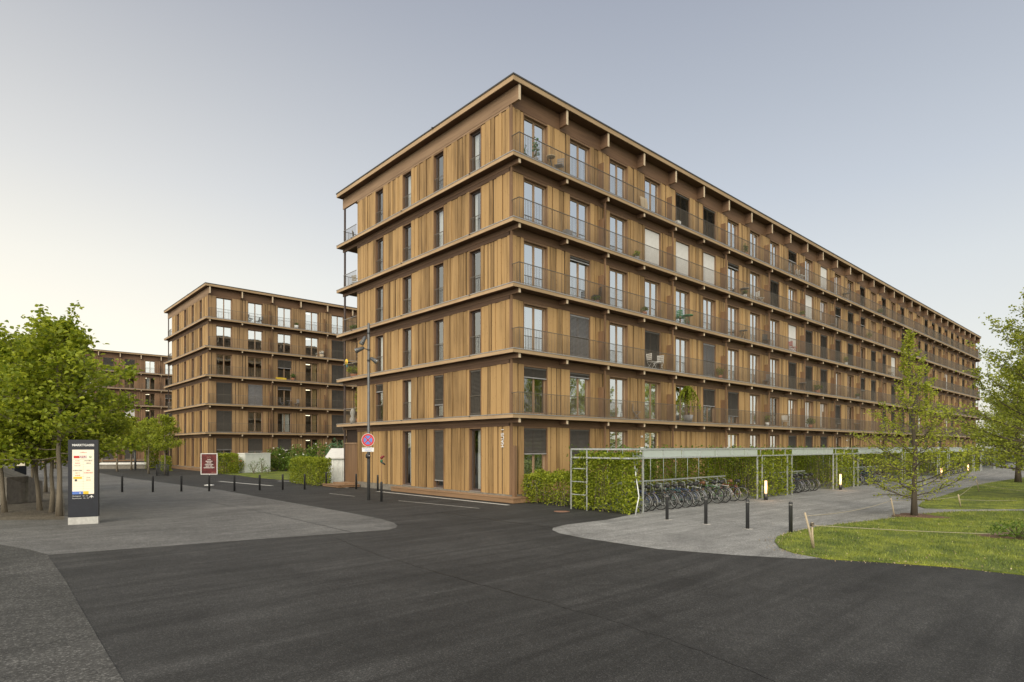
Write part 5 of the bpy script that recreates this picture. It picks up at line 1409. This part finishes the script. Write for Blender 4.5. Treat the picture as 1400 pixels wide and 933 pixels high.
chair('white chair facing away on the second floor balcony', (11.1, yb, SLABS[1]), R(80), 'white_paint'); chair('white chair beside its twin on the second floor balcony', (11.8, yb, SLABS[1]), R(-80), 'white_paint')
potplant('potted_plant', 'round grey pot plant on the third floor balcony', (10.4, yb, SLABS[2]), .14, .25, .22, .3, 90, .09, seed=4)
chair('red chair on the third balcony far along the facade', (30.2, yb, SLABS[2]), R(60), 'red_paint'); chair('white armchair on the top balcony midway along the facade', (31.3, yb, SLABS[4]), R(40), 'white_paint')
chair('white armchair on the fourth balcony midway along the facade', (24.6, yb, SLABS[3]), R(60), 'white_paint'); table('grey table on the fourth balcony midway', (22.2, yb, SLABS[3]), .3, 'dark_metal', 'pot_grey')
potplant('potted_plant', 'leafy plant on the first balcony right of the weeping tree', (33.5, yb, SLABS[0]), .18, .3, .4, .6, 240, .1, seed=5); chair('dark chair on the first balcony near the lone tree', (39.5, yb, SLABS[0]), R(60), 'dark_metal')
potplant('potted_plant', 'brown twiggy plant on the second balcony midway', (35.0, yb, SLABS[1]), .18, .3, .4, .5, 140, .1, 'hedge_leaf_dark', seed=6)
# loggia at the end of the gable
for i, lab, sd_ in ((4, 'wicker chair in the top loggia at the gable end', 0), (3, 'wooden chair in the second loggia from the top', 1)):
    chair(lab, (.9, 16.4, SLABS[i]), R(50+sd_*60), 'rope_fibre')
potplant('potted_plant', 'bushy flower box in the loggia below the sunflower', (.75, 16.3, SLABS[1]), .3, .3, .55, .55, 420, .1, 'hedge_leaf', seed=7)
potplant('climbing_plant', 'tall climbing plant in the lowest loggia beside a pale sculpture', (.8, 15.8, SLABS[0]), .2, .3, .35, 2.2, 260, .12, 'hedge_leaf', seed=8)
potplant('potted_plant', 'dark low plant in the middle loggia', (.7, 16.2, SLABS[2]), .2, .25, .4, .3, 160, .1, 'shrub_leaf', seed=9)
m = MB(); m.lathe(.75, 16.6, [(.16, SLABS[0]), (.2, SLABS[0]+.3), (.12, SLABS[0]+.5), (.19, SLABS[0]+.75), (.08, SLABS[0]+1.0)], 'concrete_light', 10); tag(m.build('sculpture'), 'pale rounded sculpture in the lowest loggia', 'sculpture')
t = empty('sunflower_ornament', (.42, 16.75, SLABS[1]+.98), 0, 'yellow sunflower ornament on the loggia railing', 'ornament')
m = MB(); m.tube([(-.03, 0, .14), (-.06, 0, .14)], .2, 'yellow_paint', 14); m.build('petals', t); m = MB(); m.tube([(-.065, 0, .14), (-.08, 0, .14)], .07, 'orange_paint', 10); m.build('flower_eye', t); m = MB(); m.tube([(0, 0, -.2), (-.02, 0, .1)], .05, 'curtain_teal', 6); m.build('stalk', t)
rr = random.Random(77)
FL = ['ground', 'first', 'second', 'third', 'fourth', 'top']
for (i, k, what) in ((5, 6, 'p'), (5, 9, 'c'), (5, 12, 't'), (5, 15, 'p'), (4, 6, 'p'), (4, 9, 'p'), (4, 11, 'c'), (4, 14, 'p'), (3, 6, 't'), (3, 7, 'c'), (3, 12, 'p'), (3, 16, 'c'), (2, 5, 'p'), (2, 7, 'c'), (2, 9, 't'), (2, 13, 'p'), (1, 2, 'c'), (1, 7, 'p'), (1, 8, 'c'), (1, 13, 't'), (4, 2, 'p'), (3, 1, 'c')):
    x = OPEN0+PITCH*k+rr.uniform(1.7, 2.2); z = SLABS[i-1]; w_ = f'on the {FL[i]} balcony, at the {ORD[k] if k < 16 else "seventeenth"} bay from the corner'
    if what == 'p':
        c_ = rr.choice(['leafy green', 'small round', 'tall narrow']); mt = rr.choice(['shrub_leaf', 'hedge_leaf', 'hedge_leaf_dark'])
        potplant('potted_plant', f'{c_} pot plant {w_}', (x, yb, z), .15, .28, rr.uniform(.16, .3), rr.uniform(.3, .8), 130, .09, mt, rr.choice(['terracotta', 'pot_grey', 'white_paint']), k+i*7)
    elif what == 'c':
        c_, mt = rr.choice([('dark', 'dark_metal'), ('white', 'white_paint'), ('wooden', 'end_grain'), ('grey', 'pot_grey')]); chair(f'{c_} chair {w_}', (x, yb, z), rr.uniform(0, 6), mt)
    else: table(f'small round table {w_}', (x, yb, z), .28, 'dark_metal', 'pot_grey')
# pale litter scattered on the lawn and along its edge
gg = np.random.default_rng(8); Lp = []
for k in range(len(LAWN1)):
    a, b = np.array(LAWN1[k]), np.array(LAWN1[(k+1) % len(LAWN1)])
    if max(a[0], b[0]) < 13 and min(a[1], b[1]) > -20:
        n = int(np.linalg.norm(b-a)*26); t_ = gg.uniform(0, 1, n)[:, None]; Lp.append(a+(b-a)*t_+gg.normal(scale=.16, size=(n, 2)))
q = gg.uniform((-3, -22), (16, -12), (900, 2)); Lp.append(np.array([p_ for p_ in q if inside(p_, LAWN1)]))
Lp = np.concatenate(Lp); P3 = np.column_stack([Lp, np.array([.055 if inside(p_, LAWN1) else .012 for p_ in Lp])])
leafmat('dry_leaf', (.22, .16, .08), (.5, .42, .27), .1)
tag(obj('leaf_litter', leaf_mesh('leaf_litter', P3, .035, 'dry_leaf', 5, up=3.)), 'pale dry leaf litter scattered over the lawn tip', 'leaf litter', kind='stuff')
# second building
sx, sy = -.10, 46.55
chair('dark wicker chair on the top balcony of the middle building, turned right', (sx+4.6, sy+.34, SLABS[4]), R(90), 'dark_metal'); chair('dark wicker chair on the top balcony of the middle building, turned left', (sx+5.6, sy+.34, SLABS[4]), R(-90), 'dark_metal')
potplant('potted_plant', 'plant in a white tub on the top balcony of the middle building', (sx+9.6, sy+.34, SLABS[4]), .25, .4, .25, .3, 90, .12, 'shrub_leaf', 'white_paint', 10)
potplant('potted_plant', 'white flowers in a wooden trough on the second highest balcony of the middle building', (sx+12.6, sy+.34, SLABS[3]), .28, .35, .3, .45, 130, .12, 'petal_white', 'end_grain', 11)
m = MB(); m.box(sx+7.3, sx+8.4, sy+.2, sy+.5, SLABS[2]+.0, SLABS[2]+.25, 'yellow_paint'); tag(m.build('toy_box'), 'yellow and green toy box on the third balcony of the middle building', 'toy')
potplant('potted_plant', 'pink flowering plant on the third balcony of the middle building', (sx+9.2, sy+.34, SLABS[2]), .2, .3, .3, .5, 140, .12, 'shrub_leaf', seed=12)
chair('folding chair on the second balcony of the middle building', (sx+8.0, sy+.34, SLABS[1]), R(70), 'pot_grey'); chair('folding chair right of the other on the second balcony of the middle building', (sx+9.6, sy+.34, SLABS[1]), R(-70), 'pot_grey')
table('folding table between two chairs on the middle building', (sx+8.8, sy+.34, SLABS[1]), .28, 'pot_grey', 'pot_grey')
